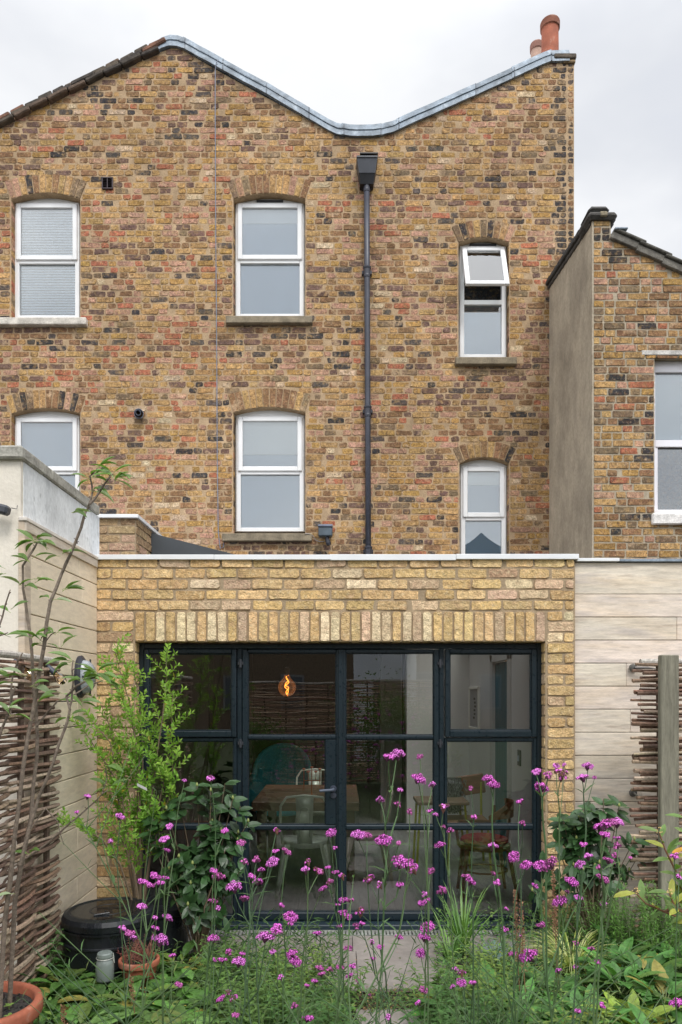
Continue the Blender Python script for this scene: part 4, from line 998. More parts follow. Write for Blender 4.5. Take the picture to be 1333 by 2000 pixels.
m.box(x - .20, x - .01, y + .19, y + .206, .52, .85, (.07, .07, .07), b=.01); m.build('sheepskin', M_FUR, fc)
sdt = thing('side_table', 'small wooden topped table on yellow metal legs beyond the right door', 'table', loc=(.95, 7.3, 0))
x, y = .93, 7.0
m = MB(); m.box(x - .20, x + .30, y - .15, y + .25, .62, .655, (.30, .20, .13), b=.006); m.build('table_top', M_WOOD, sdt)
for dx, dy in ((-.17, -.12), (.26, -.12), (-.17, .2), (.26, .2)):
    m = MB(); m.tube([(x + dx * 1.2, y + dy, 0), (x + dx, y + dy, .62)], .012, 7, yl); m.build('leg', M_YEL, sdt)
# teal tub chair deep in the room
tc_ = thing('armchair', 'turquoise rounded armchair in the dark room behind the dining table', 'armchair', loc=(-.72, 8.7, 0))
m = MB(); x, y = -.72, 8.7
prof_ = []
n1, n2 = 22, 8; vs = []; cols = []
for j in range(n2 + 1):
    t = j / n2
    for k in range(n1 + 1):
        a = math.pi * k / n1; rr = .44 * (.72 + .28 * math.sin(math.pi * min(1, t * .8 + .15)))
        zt_ = .62 + .42 * math.sin(a) ** .6
        vs.append((x + rr * math.cos(a), y + .30 * math.sin(a) * (.8 + .2 * t), .28 + (zt_ - .28) * t + .0))
fs = [(j * (n1 + 1) + k, j * (n1 + 1) + k + 1, (j + 1) * (n1 + 1) + k + 1, (j + 1) * (n1 + 1) + k) for j in range(n2) for k in range(n1)]
m.add(vs, fs, (.05, .42, .50)); top_ = [vs[n2 * (n1 + 1) + k] for k in range(n1 + 1)]
m.tube(top_, .03, 8, (.06, .48, .55)); m.build('backrest', M_FABRIC, tc_, smooth=True)
m = MB(); m.lathe((x, y - .02, 0), [(0, .45), (.30, .44), (.35, .40), (.36, .30), (.28, .25)], 24, (.04, .34, .4)); m.build('seat', M_FABRIC, tc_, smooth=True)
for dx, dy in ((-.2, -.15), (.2, -.15), (-.2, .15), (.2, .15)):
    m = MB(); m.tube([(x + dx, y + dy, 0), (x + dx * .9, y + dy * .9, .27)], .014, 6, (.1, .06, .04)); m.build('leg', M_WOOD, tc_)

# ================================================================== HURDLES, POST, SMALL GARDEN THINGS
def hurdle(name, A, B, ztop, label, zb=.0, stakes=None, pitch=.024, dens=1.0, parent_group=None, endj=.06, lite=1):
    A, B = V(A), V(B); L = (B - A).length; u = (B - A).normalized(); nrm = V((u.y, -u.x, 0)); t = thing(name, label, 'hurdle', parent_group, loc=(A.x, A.y, 0))
    st = stakes or [.12 + k * (L - .24) / max(1, round(L / .42)) for k in range(round(L / .42) + 1)]
    for s_ in st:
        m = MB(); p = A + u * s_; m.tube([p + V((0, 0, zb - .05)), p + V((R.uniform(-.01, .01), 0, ztop * .5)), p + V((0, 0, ztop - .012))], [.019, .018, .016], 7, (.13, .09, .065)); m.build('stake', M_BARK, t)
    m = MB(); z = zb + .02; row = 0
    pal = [(.25, .165, .11), (.19, .12, .085), (.31, .23, .165), (.14, .09, .065), (.38, .30, .22), (.22, .13, .09)]
    while z < ztop - .03:
        a = -R.uniform(0, endj)
        r = R.choice([.008, .0095, .011, .014, .010, .012]); segs = [a, L + R.uniform(0, endj)]
        if R.random() < .45: q = R.uniform(.3, .7) * L; segs = [a, q + .05, q - .05, L + R.uniform(0, endj)]
        for s0, s1 in zip(segs[::2], segs[1::2]):
            ph = row % 2; pts = []; tilt = R.uniform(-.022, .022); n = max(6, int((s1 - s0) / .075)); wob = R.uniform(0, 6)
            for k in range(n + 1):
                s_ = s0 + (s1 - s0) * k / n
                i = int(np.searchsorted(st, s_)); f = 0
                # weave: swing to alternate sides at successive stakes
                near = min(range(len(st)), key=lambda j: abs(st[j] - s_)); sg = 1 if (near + ph) % 2 else -1
                f = sg * math.cos(min(1, abs(st[near] - s_) / .21) * math.pi / 2)
                pts.append(A + u * s_ + nrm * (f * .022) + V((0, 0, z + tilt * (s_ / L - .5) * 2 + .005 * math.sin(s_ * 9 + wob))))
            m.tube(pts, [r * (1.05 - .25 * k / n) for k in range(n + 1)], 6, jit(tuple(q * lite for q in R.choice(pal)), .2))
        z += pitch * .86 * R.uniform(.65, 1.25) / dens; row += 1
    m.build('woven_rods', M_BARK, t)
    m = MB(); m.tube([A - u * .02 + V((0, 0, ztop)), A + u * (L * .3) + V((0, 0, ztop + .006)), A + u * (L * .7) + V((0, 0, ztop - .004)), B + u * .0 + V((0, 0, ztop))], [.019, .020, .018, .017], 9, (.44, .41, .37)); m.build('top_rod', M_BARK, t)
    return t
hurdle('woven_hurdle', (-1.70, 4.26, 0), (-1.70, 2.35, 0), 1.885, 'woven hazel rod hurdle against the cream boards on the left', pitch=.026)
hurdle('woven_hurdle', (1.95, 4.62, 0), (3.3, 4.70, 0), 1.895, 'woven hazel hurdle behind the grey timber post by the board wall', pitch=.026, stakes=[.10, .5, .9, 1.25], endj=.09)
# behind the camera, mirrored in the glass
for i, (a, b, lab) in enumerate((((-1.9, -3.2, 0), (-.05, -3.25, 0), 'woven hurdle mirrored in the glass of the left door'), ((.0, -3.25, 0), (1.9, -3.2, 0), 'woven hurdle mirrored in the glass of the right door'))):
    hurdle('woven_hurdle', a, b, 1.93, lab, pitch=.036, lite=1.9)  # rods coloured paler so their reflection shows brighter in the door glass
ps = MB(); ps.box(1.993, 2.107, 4.46, 4.51, -.1, 1.932, b=.006); tag(ps.build('timber_post', M_POST), 'square grey green timber post standing in front of the right hurdle', 'post')

for i, (px, py, lab, tilt) in enumerate(((40, 1300, 'clear festoon bulb hanging over the top rod of the left hurdle', .7), (102, 1310, 'clear festoon bulb at the end of the left hurdle, near the boards', .5))):
    Y = 3.85 if i == 0 else 4.12; p = P(px, py, Y); t = thing('festoon_bulb', lab, 'bulb', 'festoon bulbs on the left hurdle', loc=tuple(p))
    Mx = Matrix.Rotation(math.radians(135), 4, 'Y')
    m = MB(); m.lathe(p, [(.008, -.045), (.014, -.03), (.017, .0), (.017, .02)], 14, (1.6, 1.8, 2.2), M=Mx, cap0=True); m.build('bulb_holder', M_BLACKMETAL, t)
    m = MB(); m.lathe(p, [(.013, .02), (.020, .035), (.030, .058), (.030, .075), (.018, .098), (0, .105)], 16, M=Mx); m.build('bulb', M_CLEAR, t)
wl = thing('wall_lantern', 'black oval bulkhead lantern on the cream boards behind the apple leaves', 'wall light', loc=(WX + .03, 4.86, 1.84))
yy = 4.78; zz = EYE + (CY - 1322) * yy / F
m = MB(); Mx = Matrix.Translation((WX + .027, yy, zz)) @ Matrix.Rotation(math.radians(90), 4, 'Y') @ Matrix.Diagonal((1.55, 1, 1, 1))
m.lathe((0, 0, 0), [(0, 0), (.090, 0), (.092, .02), (.080, .035), (.074, .034)], 26, (1.3, 1.3, 1.5), M=Mx); m.build('base', M_BLACKMETAL, wl)
m = MB(); m.lathe((0, 0, 0), [(.074, .030), (.068, .07), (.045, .10), (0, .108)], 26, M=Mx); m.build('glass_dome', mat('ribbed_grey_glass', (.33, .36, .40), rough=.2, attr=False, noise=((60, .7, 1.2),)), wl, smooth=True)
m = MB(); m.tube([Mx @ V((.06 * c_, 0, .075)) for c_ in (-1.25, 0, 1.25)], .006, 6, (1, 1, 1)); m.tube([Mx @ V((0, .076 * c_, .05 + .065 * (1 - abs(c_)))) for c_ in (-1, -.5, 0, .5, 1)], .006, 6, (1, 1, 1)); m.build('guard', M_BLACKMETAL, wl)
fl2 = thing('wall_floodlight', 'small dark floodlight on the cream wall at the left edge', 'floodlight', loc=(-1.86, 3.93, 2.66))
p = P(4, 995, 3.9)
m = MB(); m.box(-.055, .04, -.03, .03, -.026, .026, (1.8, 1.8, 1.8), b=.012, M=Matrix.Translation(p) @ Matrix.Rotation(.25, 4, 'Y')); m.build('lamp_housing', M_BLACKMETAL, fl2)
m = MB(); m.tube([p + V((.035, .0, -.002)), P(22, 992, 3.95), P(33, 994, 3.955), P(34, 987, 3.957)], .0022, 5, (1, 1, 1)); m.build('wire', M_BLACKMETAL, fl2)

# compost bin
BX, BY = -1.41, 4.36
cbn = thing('compost_bin', 'round black plastic compost bin with wet lid beside the cream boards', 'compost bin', loc=(BX, BY, 0))
M_PLAST = mat('black_plastic', (.010, .012, .015), rough=.36, attr=True, noise=((8, .8, 1.3), (60, .9, 1.15)), bump=((14, .002),), rnoise=(7, .22, .5))
zt = .375; rr = .268
m = MB(); m.lathe((BX, BY, 0), [(.235, -.02), (.235, .05), (.215, .06), (.262, .10), (.268, .21), (.276, .215), (.276, .225), (.268, .23), (.268, .295), (.28, .30), (.28, .312)], 40); m.build('body', M_PLAST, cbn)
m = MB(); m.lathe((BX, BY, 0), [(.272, .313), (.274, .35), (.262, .375), (.235, .385), (.225, .377), (.12, .374), (.115, .379), (.105, .379), (.10, .374), (0, .372)], 40); m.build('lid', M_PLAST, cbn)
m = MB(); m.lathe((BX - .02, BY + .0, 0), [(.0, .3775), (.20, .3775)], 30); m.build('rain_puddle', mat('rain_water', (.01, .012, .014), rough=.04, attr=False), cbn)
m = MB(); m.tube([(BX - .05, BY - .13, .380), (BX + .03, BY - .10, .386), (BX - .01, BY - .04, .380)], .006, 6); m.build('lid_clip', M_PLAST, cbn)
bp = thing('black_pot', 'round black plastic planter holding the slender light green shrub', 'planter', loc=(-1.19, 4.72, 0))
m = MB(); m.lathe((-1.17, 4.72, 0), [(.15, -.02), (.185, .26), (.20, .27), (.20, .31), (.185, .31), (.17, .25), (0, .25)], 30); m.build('pot', M_PLAST, bp)
# glass jar
jr = thing('glass_jar', 'frosted clip-top glass jar standing before the compost bin', 'jar', loc=(-1.36, 4.0, 0)); p = V((P(205, 1885, 3.98).x, 3.98, 0)); zb_ = EYE + (CY - 1915) * 3.98 / F; zb_ = max(zb_, .0)
m = MB(); m.lathe((p.x, p.y, zb_), [(.0, 0), (.046, 0), (.050, .01), (.050, .09), (.044, .115), (.038, .122), (.038, .128)], 24); m.build('body', M_JAR, jr, smooth=True)
m = MB(); m.lathe((p.x, p.y, zb_), [(.042, .129), (.044, .135), (.042, .150), (.036, .156), (0, .158)], 24); m.build('lid', M_JAR, jr)
m = MB(); m.tube([(p.x + .046 * math.cos(a), p.y + .046 * math.sin(a), zb_ + .126) for a in np.linspace(0, 6.28, 20)], .002, 5, (1, 1, 1)); m.tube([(p.x + .046, p.y - .005, zb_ + .125), (p.x + .056, p.y - .01, zb_ + .10), (p.x + .05, p.y - .01, zb_ + .155)], .002, 5); m.build('wire_clip', M_GALV, jr)
# terracotta pots
def tpot(name, c, r, h, label, col=(1, 1, 1), soil=(1, 1, 1)):
    t = thing(name, label, 'plant pot', loc=c)
    m = MB(); m.lathe(c, [(r * .62, 0), (r * .88, h * .80), (r * .90, h * .82)], 48, col); m.build('body', M_TERRA, t, smooth=True)
    m = MB(); m.lathe(c, [(r * .90, h * .80), (r * .985, h * .815), (r * 1.0, h * .84), (r * 1.0, h * .95), (r * .985, h * .985), (r * .95, h), (r * .88, h), (r * .85, h * .97), (r * .84, h * .86)], 48, col); m.build('rim', M_TERRA, t, smooth=True)
    m = MB(); n1 = 24
    vs = [V((c[0], c[1], c[2] + h * .88))]; fs = []
    for j in range(1, 9):
        for k in range(n1):
            a = 2 * math.pi * k / n1; rj = r * .845 * j / 8; vs.append(V((c[0] + rj * math.cos(a), c[1] + rj * math.sin(a), c[2] + h * .87 + R.uniform(-.006, .006))))
    fs = [(0, 1 + k, 1 + (k + 1) % n1) for k in range(n1)] + [(1 + j * n1 + k, 1 + (j + 1) * n1 + k, 1 + (j + 1) * n1 + (k + 1) % n1, 1 + j * n1 + (k + 1) % n1) for j in range(7) for k in range(n1)]
    m.add(vs, fs, soil)
    for k in range(260):
        a, q = R.uniform(0, 6.28), math.sqrt(R.random()) * r * .82; s_ = R.uniform(.002, .006)
        m.box(-s_, s_, -s_, s_, -s_ * .6, s_ * .6, tuple(R.uniform(.3, .9) * z_ for z_ in soil), M=Matrix.Translation((c[0] + q * math.cos(a), c[1] + q * math.sin(a), c[2] + h * .875)) @ Matrix.Rotation(R.uniform(0, 3), 4, (1, .5, R.random())))
    m.build('soil', mat('potting_soil', (.03, .027, .025), rough=1, noise=((90, .4, 1.8),), bump=((70, .01),)) if 'potting_soil' not in D.materials else D.materials['potting_soil'], t)
    return t
tp = tpot('terracotta_pot', (-1.565, 3.12, 0), .248, .345, 'large terracotta pot of bare dark soil at the bottom left')
pc = (P(272, 1880, 4.08).x, 4.08, 0)
tp2 = tpot('terracotta_pot', pc, .115, .185, 'small terracotta pot of rusty dry stems beside the compost bin')
m = MB()
for k in range(3): 
    c0 = V((-1.565 + (.03, .11, .16)[k], 3.12 + (.03, .02, -.08)[k], .30)); 
    for a in (0, 1.6, 3.1): m.leaf(c0 + V((0, 0, .02)), (math.cos(a + k), math.sin(a + k), .5), (0, 0, 1), .026, .018, (.20, .32, .07))
    m.tube([c0, c0 + V((0, 0, .025))], .0015, 4, (.2, .3, .08))
tag(m.build('seedling_sprouts', M_LEAF), 'tiny pale seedlings sprouting in the large terracotta pot', 'seedlings')
m = MB(); c0 = V((pc[0], pc[1], .155))
for k in range(90):
    d = V((R.gauss(0, .5), R.gauss(0, .5), 1)).normalized(); L = R.uniform(.08, .17); c = jit(R.choice([(.20, .06, .045), (.14, .07, .05), (.25, .12, .07)]), .2)
    b0 = c0 + V((R.uniform(-.07, .07), R.uniform(-.07, .07), 0)); m.tube([b0, b0 + d * L * .5, b0 + d * L + V((0, 0, -.01))], [.0022, .0018, .001], 4, c)
    for j in range(5): m.tiny(b0 + d * L * R.uniform(.4, 1), V((R.uniform(-1, 1), R.uniform(-1, 1), .4)).normalized(), V((0, 1, 0)), .018, .005, c)
tag(m.build('rusty_heather', M_STEM), 'rusty brown dry heather in the small terracotta pot', 'plant')

sky_blk = thing('sky_patch_block', 'added pale block standing in for sky mirrored at the top of the right door', 'sky stand-in', loc=(1.05, -8, 0))  # unseen block added; its pale blue-grey gives the door's reflected sky patch
m = MB(); m.box(.25, 1.85, -9.5, -8, -.1, 3.6, (.80, .86, .95)); m.build('wall', M_PLASTER, sky_blk); m = MB(); m.box(.15, 1.95, -9.6, -7.9, 3.605, 3.7, (.2, .2, .2)); m.build('roof', M_GREYSHEET, sky_blk)
m = MB(); m.box(.75, 1.45, -8.02, -7.98, 1.0, 2.05, (.1, .12, .14)); m.build('window', M_UPVC, sky_blk)
# rear garden neighbours, seen only as reflections
rh = thing('rear_terrace', 'brick terrace across the gardens mirrored in the glass panes', 'building', loc=(0, -24, 0))
m = MB(); m.box(-16, 16, -30, -24, -.1, 9.3, (.20, .15, .10)); m.build('wall', M_DARKTILE, rh)
m = MB(); 
for k in range(6): x = -16 + k * 5.4; m.add([(x, -30, 9.3), (x + 5.4, -30, 9.3), (x, -24, 9.3), (x + 5.4, -24, 9.3), (x + 2.7, -30, 11.2), (x + 2.7, -24, 11.2)], [(0, 2, 5, 4), (1, 4, 5, 3), (2, 3, 5)], (.09, .09, .10))
m.build('roof', M_DARKTILE, rh)
for k in range(10):
    for z in (1.0, 4.2):
        m = MB(); x = -14.6 + k * 3.0; m.box(x, x + 1.1, -24.0, -23.94, z, z + 1.7, (.3, .3, .3)); m.box(x + .1, x + 1.0, -23.94, -23.93, z + .1, z + 1.6, (.10, .12, .14)); m.build('window', M_UPVC, rh)

# ================================================================== PLANTS
def rdir(el0, el1):
    a = R.uniform(0, 2 * math.pi); e = R.uniform(el0, el1)
    return V((math.cos(a) * math.cos(e), math.sin(a) * math.cos(e), math.sin(e)))
def polyl(pts, t):
    L = [(b - a).length for a, b in zip(pts[:-1], pts[1:])]; s_ = t * sum(L)
    for i, l in enumerate(L):
        if s_ <= l or i == len(L) - 1:
            return pts[i].lerp(pts[i + 1], min(1, s_ / l)), (pts[i + 1] - pts[i]).normalized()
        s_ -= l
# --- slender light green shrub by the left pier
sh = thing('slender_shrub', 'tall slender light green shrub rising before the left brick pier and window', 'shrub', loc=(-1.17, 4.72, .25))
ms, ml = MB(), MB()
def px3(lst, Y, dy=0): return [P(a, b, Y + dy * i / max(1, len(lst) - 1)) for i, (a, b) in enumerate(lst)]
stems = [([(272, 1790), (270, 1640), (268, 1500), (262, 1400), (240, 1330), (222, 1262)], 4.70, .0), ([(275, 1790), (274, 1600), (272, 1480), (255, 1400), (232, 1350), (205, 1310)], 4.66, -.12),
         ([(278, 1790), (290, 1600), (303, 1500), (318, 1400), (325, 1330), (325, 1272)], 4.72, -.05), ([(280, 1790), (300, 1620), (322, 1520), (335, 1420), (338, 1350)], 4.68, -.2),
         ([(270, 1790), (250, 1640), (236, 1540), (215, 1450), (178, 1405)], 4.70, -.1), ([(268, 1790), (240, 1620), (225, 1520), (192, 1470), (160, 1420)], 4.72, -.16),
         ([(272, 1790), (262, 1600), (240, 1500), (215, 1420), (195, 1370)], 4.75, .08), ([(274, 1790), (280, 1560), (278, 1440), (272, 1370), (260, 1300)], 4.74, .1),
         ([(268, 1790), (235, 1690), (200, 1640), (150, 1612), (118, 1618)], 4.60, -.45), ([(276, 1790), (262, 1700), (238, 1640), (215, 1600)], 4.58, -.15), ([(276, 1790), (296, 1650), (330, 1560), (340, 1480)], 4.62, -.1)]
for pts2, Y, dy in stems:
    pts = px3(pts2, Y, dy); ms.tube(pts, [.0075 - .0055 * i / (len(pts) - 1) for i in range(len(pts))], 6, (.20, .15, .10))
    Ltot = sum((b - a).length for a, b in zip(pts[:-1], pts[1:]))
    n = int(Ltot * 20)
    for k in range(n):
        t = .30 + .70 * (k + R.random()) / n
        if t > 1 or (t < .48 and R.random() < .5): continue
        p, d = polyl(pts, t); a = R.uniform(0, 6.28); e = V((math.cos(a), math.sin(a), 0)); td = (d * .6 + e * 1.0 + V((0, 0, .3))).normalized()
        L = R.uniform(.08, .24) * (1.15 - .5 * t)
        q = p + td * L; mid = p + td * L * .5 + V((0, 0, -.006)); ms.tube([p, mid, q], [.0022, .0016, .001], 4, (.22, .18, .10))
        nl = max(4, int(L / .019)); sp = td.orthogonal().normalized(); sq = td.cross(sp)
        for j in range(nl):
            f = (j + .6) / nl; b0 = p.lerp(q, f)
            for sg in (-1, 1):
                ang = j * 1.4 + R.uniform(-.4, .4); o = (sp * math.cos(ang) + sq * math.sin(ang)) * sg
                ld_ = (o + td * .75 + V((0, 0, .25))).normalized(); l = R.uniform(.028, .048); g = R.random()
                col = (.165 + .15 * g * (1 if t > .6 else .7), .34 + .16 * g, .04 + .035 * g)
                if R.random() < .02: col = (.45, .38, .05)
                ml.tiny(b0, ld_, ld_.cross(td).normalized(), l, l * .5, col)
        ml.tiny(q, td, td.orthogonal().normalized(), .03, .014, (.26, .42, .07))
ms.build('stems', M_STEM, sh); ml.build('crown', M_LEAF, sh)
pt = MB(); p = P(268, 1530, 4.5); pt.add([p, p + V((.06, 0, -.03)), p + V((.062, .0, -.048)), p + V((.0, 0, -.018))], [(0, 1, 2, 3)], (.7, .7, .7)); pt.add([q + V((0, .002, 0)) for q in (p, p + V((.06, 0, -.03)), p + V((.062, .0, -.048)), p + V((.0, 0, -.018)))], [(3, 2, 1, 0)], (.7, .7, .7)); pt.build('plant_tag', M_UPVC, sh)

# --- camellias
def camellia(cpx, cpy, Y, rx, rz, n, label, tall=None, seedpts=()):
    c = P(cpx, cpy, Y); t = thing('camellia_bush', label, 'bush', loc=(c.x, c.y, 0)); ms, ml = MB(), MB(); mb_ = ml; base = V((c.x, c.y, 0))
    subs = []; tips = [P(a, b, Y + R.uniform(-.1, .1)) for a, b in seedpts]
    while len(tips) < n:
        if len(tips) % 9 == 0 or not subs: subs.append(V((R.uniform(-.62, .55), R.uniform(-.5, .4), R.uniform(-.75, .62))))
        d = R.choice(subs) + V((R.gauss(0, .19), R.gauss(0, .2), R.gauss(0, .19)))
        if abs(d.z) > 1.1: continue
        tips.append(c + V((d.x * rx * 1.15, d.y * rx * .7, d.z * rz * 1.15)))
    for tip in tips:
        if tip.z < .1: continue
        mid = base.lerp(tip, .5); mid.x = base.x + (tip.x - base.x) * .35 + R.uniform(-.04, .04); mid.y += R.uniform(-.04, .12); ms.tube([base + V((R.uniform(-.012, .012), .03, 0)), mid, tip], [.006, .0045, .0025], 5, (.16, .12, .08))
        od = ((tip - base).normalized() + (tip - c).normalized() * .8).normalized(); k = R.randint(6, 10)
        for j in range(k):
            a = j * 2.4 + R.uniform(-.3, .3); s_ = od.orthogonal().normalized(); q = od.cross(s_)
            e = R.uniform(.05, .8) if j < k - 2 else 1.2; r_ = s_ * math.cos(a) + q * math.sin(a); d = (r_ + od * e + V((0, 0, -.25))).normalized()
            b0 = tip - od * (R.uniform(0, .09)); g = R.uniform(.6, 1.25)
            ml.leaf(b0, d, od * .6 + V((0, -.8, .6)), R.uniform(.080, .115), R.uniform(.042, .058), (.034 * g, .088 * g, .026 * g), curl=R.uniform(.1, .45), fold=.15, seg=4)
        if R.random() < .6: mb_.lathe(tip, [(0, -.006), (.007, 0), (.008, .008), (.004, .018), (0, .022)], 7, (.28, .33, .10))
    ms.build('stems', M_STEM, t); ml.build('crown', M_LEAFD, t)
camellia(388, 1676, 4.50, .29, .37, 92, 'dark glossy camellia in front of the left glazed panel', seedpts=[(412, 1545), (440, 1530), (470, 1575), (485, 1605), (350, 1560), (325, 1580), (455, 1560), (385, 1535), (300, 1600), (290, 1620), (310, 1650), (460, 1640), (370, 1700), (400, 1730), (340, 1690), (330, 1740), (360, 1760), (420, 1770), (450, 1740), (470, 1700), (390, 1790), (440, 1790)])
camellia(1168, 1645, 4.62, .25, .25, 56, 'dark glossy camellia against the board wall right of the doors', seedpts=[(1180, 1560), (1210, 1575), (1120, 1600), (1240, 1640), (1255, 1660), (1100, 1600), (1140, 1580), (1150, 1700), (1085, 1640), (1075, 1720), (1040, 1740), (1110, 1740), (1160, 1740), (1200, 1720), (1230, 1700), (1060, 1690)])

# --- young apple tree at the left edge
ap = thing('apple_sapling', 'young apple tree with bare twigs and curled leaves before the left hurdle', 'tree', loc=(P(20, 1900, 3.0).x, 3.0, 0))
ms, ml = MB(), MB()
YA = 3.05
br_ = [([(-5, 2080), (10, 1800), (28, 1640), (45, 1500), (66, 1380), (86, 1260), (98, 1175), (120, 1120), (140, 1080), (158, 1030), (168, 1000), (174, 985)], .0105, .0045, 0),
       ([(174, 985), (180, 960), (176, 930), (190, 915)], .005, .0028, 0), ([(174, 985), (196, 960), (212, 935), (222, 925)], .005, .0025, -.05),
       ([(15, 2060), (30, 1760), (62, 1600), (72, 1480), (72, 1400), (66, 1340), (62, 1270), (54, 1205), (46, 1150), (44, 1105), (64, 1075), (72, 1060)], .010, .004, .12),
       ([(40, 1690), (75, 1560), (105, 1490), (128, 1420), (136, 1385)], .007, .005, -.1), ([(136, 1385), (130, 1360), (150, 1340), (168, 1330), (185, 1322), (192, 1315)], .005, .003, -.2), ([(136, 1385), (142, 1350), (140, 1310), (143, 1290)], .0045, .0025, -.15),
       ([(72, 1420), (90, 1395), (112, 1370), (148, 1355), (175, 1338), (200, 1330)], .0045, .0025, .1), ([(20, 1400), (24, 1330), (35, 1290), (45, 1275)], .005, .003, .2), ([(-20, 1500), (5, 1420), (22, 1380), (30, 1340)], .006, .004, .1),
       ([(-10, 1250), (5, 1205), (18, 1160), (20, 1152)], .0042, .002, -.1), ([(-10, 1245), (5, 1240), (16, 1236)], .003, .002, -.1), ([(60, 1620), (90, 1580), (112, 1605), (125, 1650)], .003, .0015, .1),
       ([(140, 1605), (170, 1580), (200, 1550), (212, 1542)], .004, .002, .3), ([(200, 1550), (210, 1520), (206, 1500)], .0028, .0018, .3), ([(15, 1700), (90, 1650), (140, 1605)], .005, .004, .2), ([(158, 1030), (150, 1060), (152, 1062)], .0025, .002, 0), ([(86, 1260), (100, 1240), (108, 1235)], .003, .002, 0)]
for pts2, r0, r1, dy in br_:
    pts = [P(a + R.uniform(-1, 1), b, YA + dy + .015 * math.sin(i * 2)) for i, (a, b) in enumerate(pts2)]
    pp = [pts[0]]
    for a, b in zip(pts[:-1], pts[1:]): pp += [a.lerp(b, .5) + V((R.uniform(-.004, .004), R.uniform(-.004, .004), 0)), b]
    n = len(pp); ms.tube(pp, [(r0 + (r1 - r0) * i / (n - 1)) * R.uniform(.92, 1.12) for i in range(n)], 7, (.17, .135, .105))
    for i in range(1, n - 1):
        if R.random() < .5: d = V((R.choice((-1, 1)), R.uniform(-.5, .5), .8)).normalized(); ms.tube([pp[i], pp[i] + d * .012], [.003, .0018], 4, (.13, .09, .075))
ros = [(176, 932, 5, 0), (190, 912, 3, 0), (222, 928, 6, -.05), (226, 940, 3, -.05), (178, 958, 3, 0), (143, 1000, 3, 0), (70, 1058, 8, .12), (60, 1095, 4, .12), (120, 1085, 3, 0), (92, 1070, 3, .1), (70, 1135, 3, .12), (45, 1150, 2, .12), (122, 1155, 3, 0), (104, 1170, 2, 0), (22, 1195, 2, 0), (10, 1115, 2, 0),
       (62, 1245, 4, 0), (80, 1255, 4, 0), (108, 1237, 4, 0), (120, 1268, 2, 0), (5, 1315, 3, 0), (25, 1330, 2, 0), (48, 1322, 3, 0), (62, 1345, 3, 0), (10, 1385, 2, 0), (24, 1395, 2, 0), (143, 1295, 6, -.15), (160, 1330, 6, -.2), (190, 1318, 6, -.2), (200, 1328, 5, .1), (118, 1355, 3, -.1), (135, 1400, 3, -.1), (150, 1375, 3, 0), (206, 1500, 2, .3), (214, 1540, 3, .3), (60, 1665, 2, 0), (30, 1750, 1, 0), (18, 1240, 1, 0)]
for px, py, k, dy in ros:
    for j in range(k):
        p = P(px + R.uniform(-4, 4), py + R.uniform(-5, 5), YA + dy + R.uniform(-.02, .02)); sx = R.choice((-1, 1, 1)) if px > 100 else R.choice((-1, 1, -1)) ; d = V((sx * R.uniform(.5, 1), R.uniform(-.7, .5), R.uniform(-.25, .7))).normalized()
        L = R.uniform(.058, .092); ms.tube([p, p + d * .018], .0012, 4, (.3, .36, .12)); g = R.uniform(.75, 1.25)
        c = (.135 * g, .235 * g, .055 * g) if R.random() < .7 else (.28 * g, .36 * g, .20 * g)
        ml.leaf(p + d * .015, d, V((R.uniform(-.5, .5), R.uniform(-.8, .1), 1)), L, L * R.uniform(.26, .40), c, curl=R.uniform(.15, .5), fold=R.uniform(.5, 1.0), seg=5)
ms.build('branches', M_BARK, ap); ml.build('leaves', M_LEAF, ap)

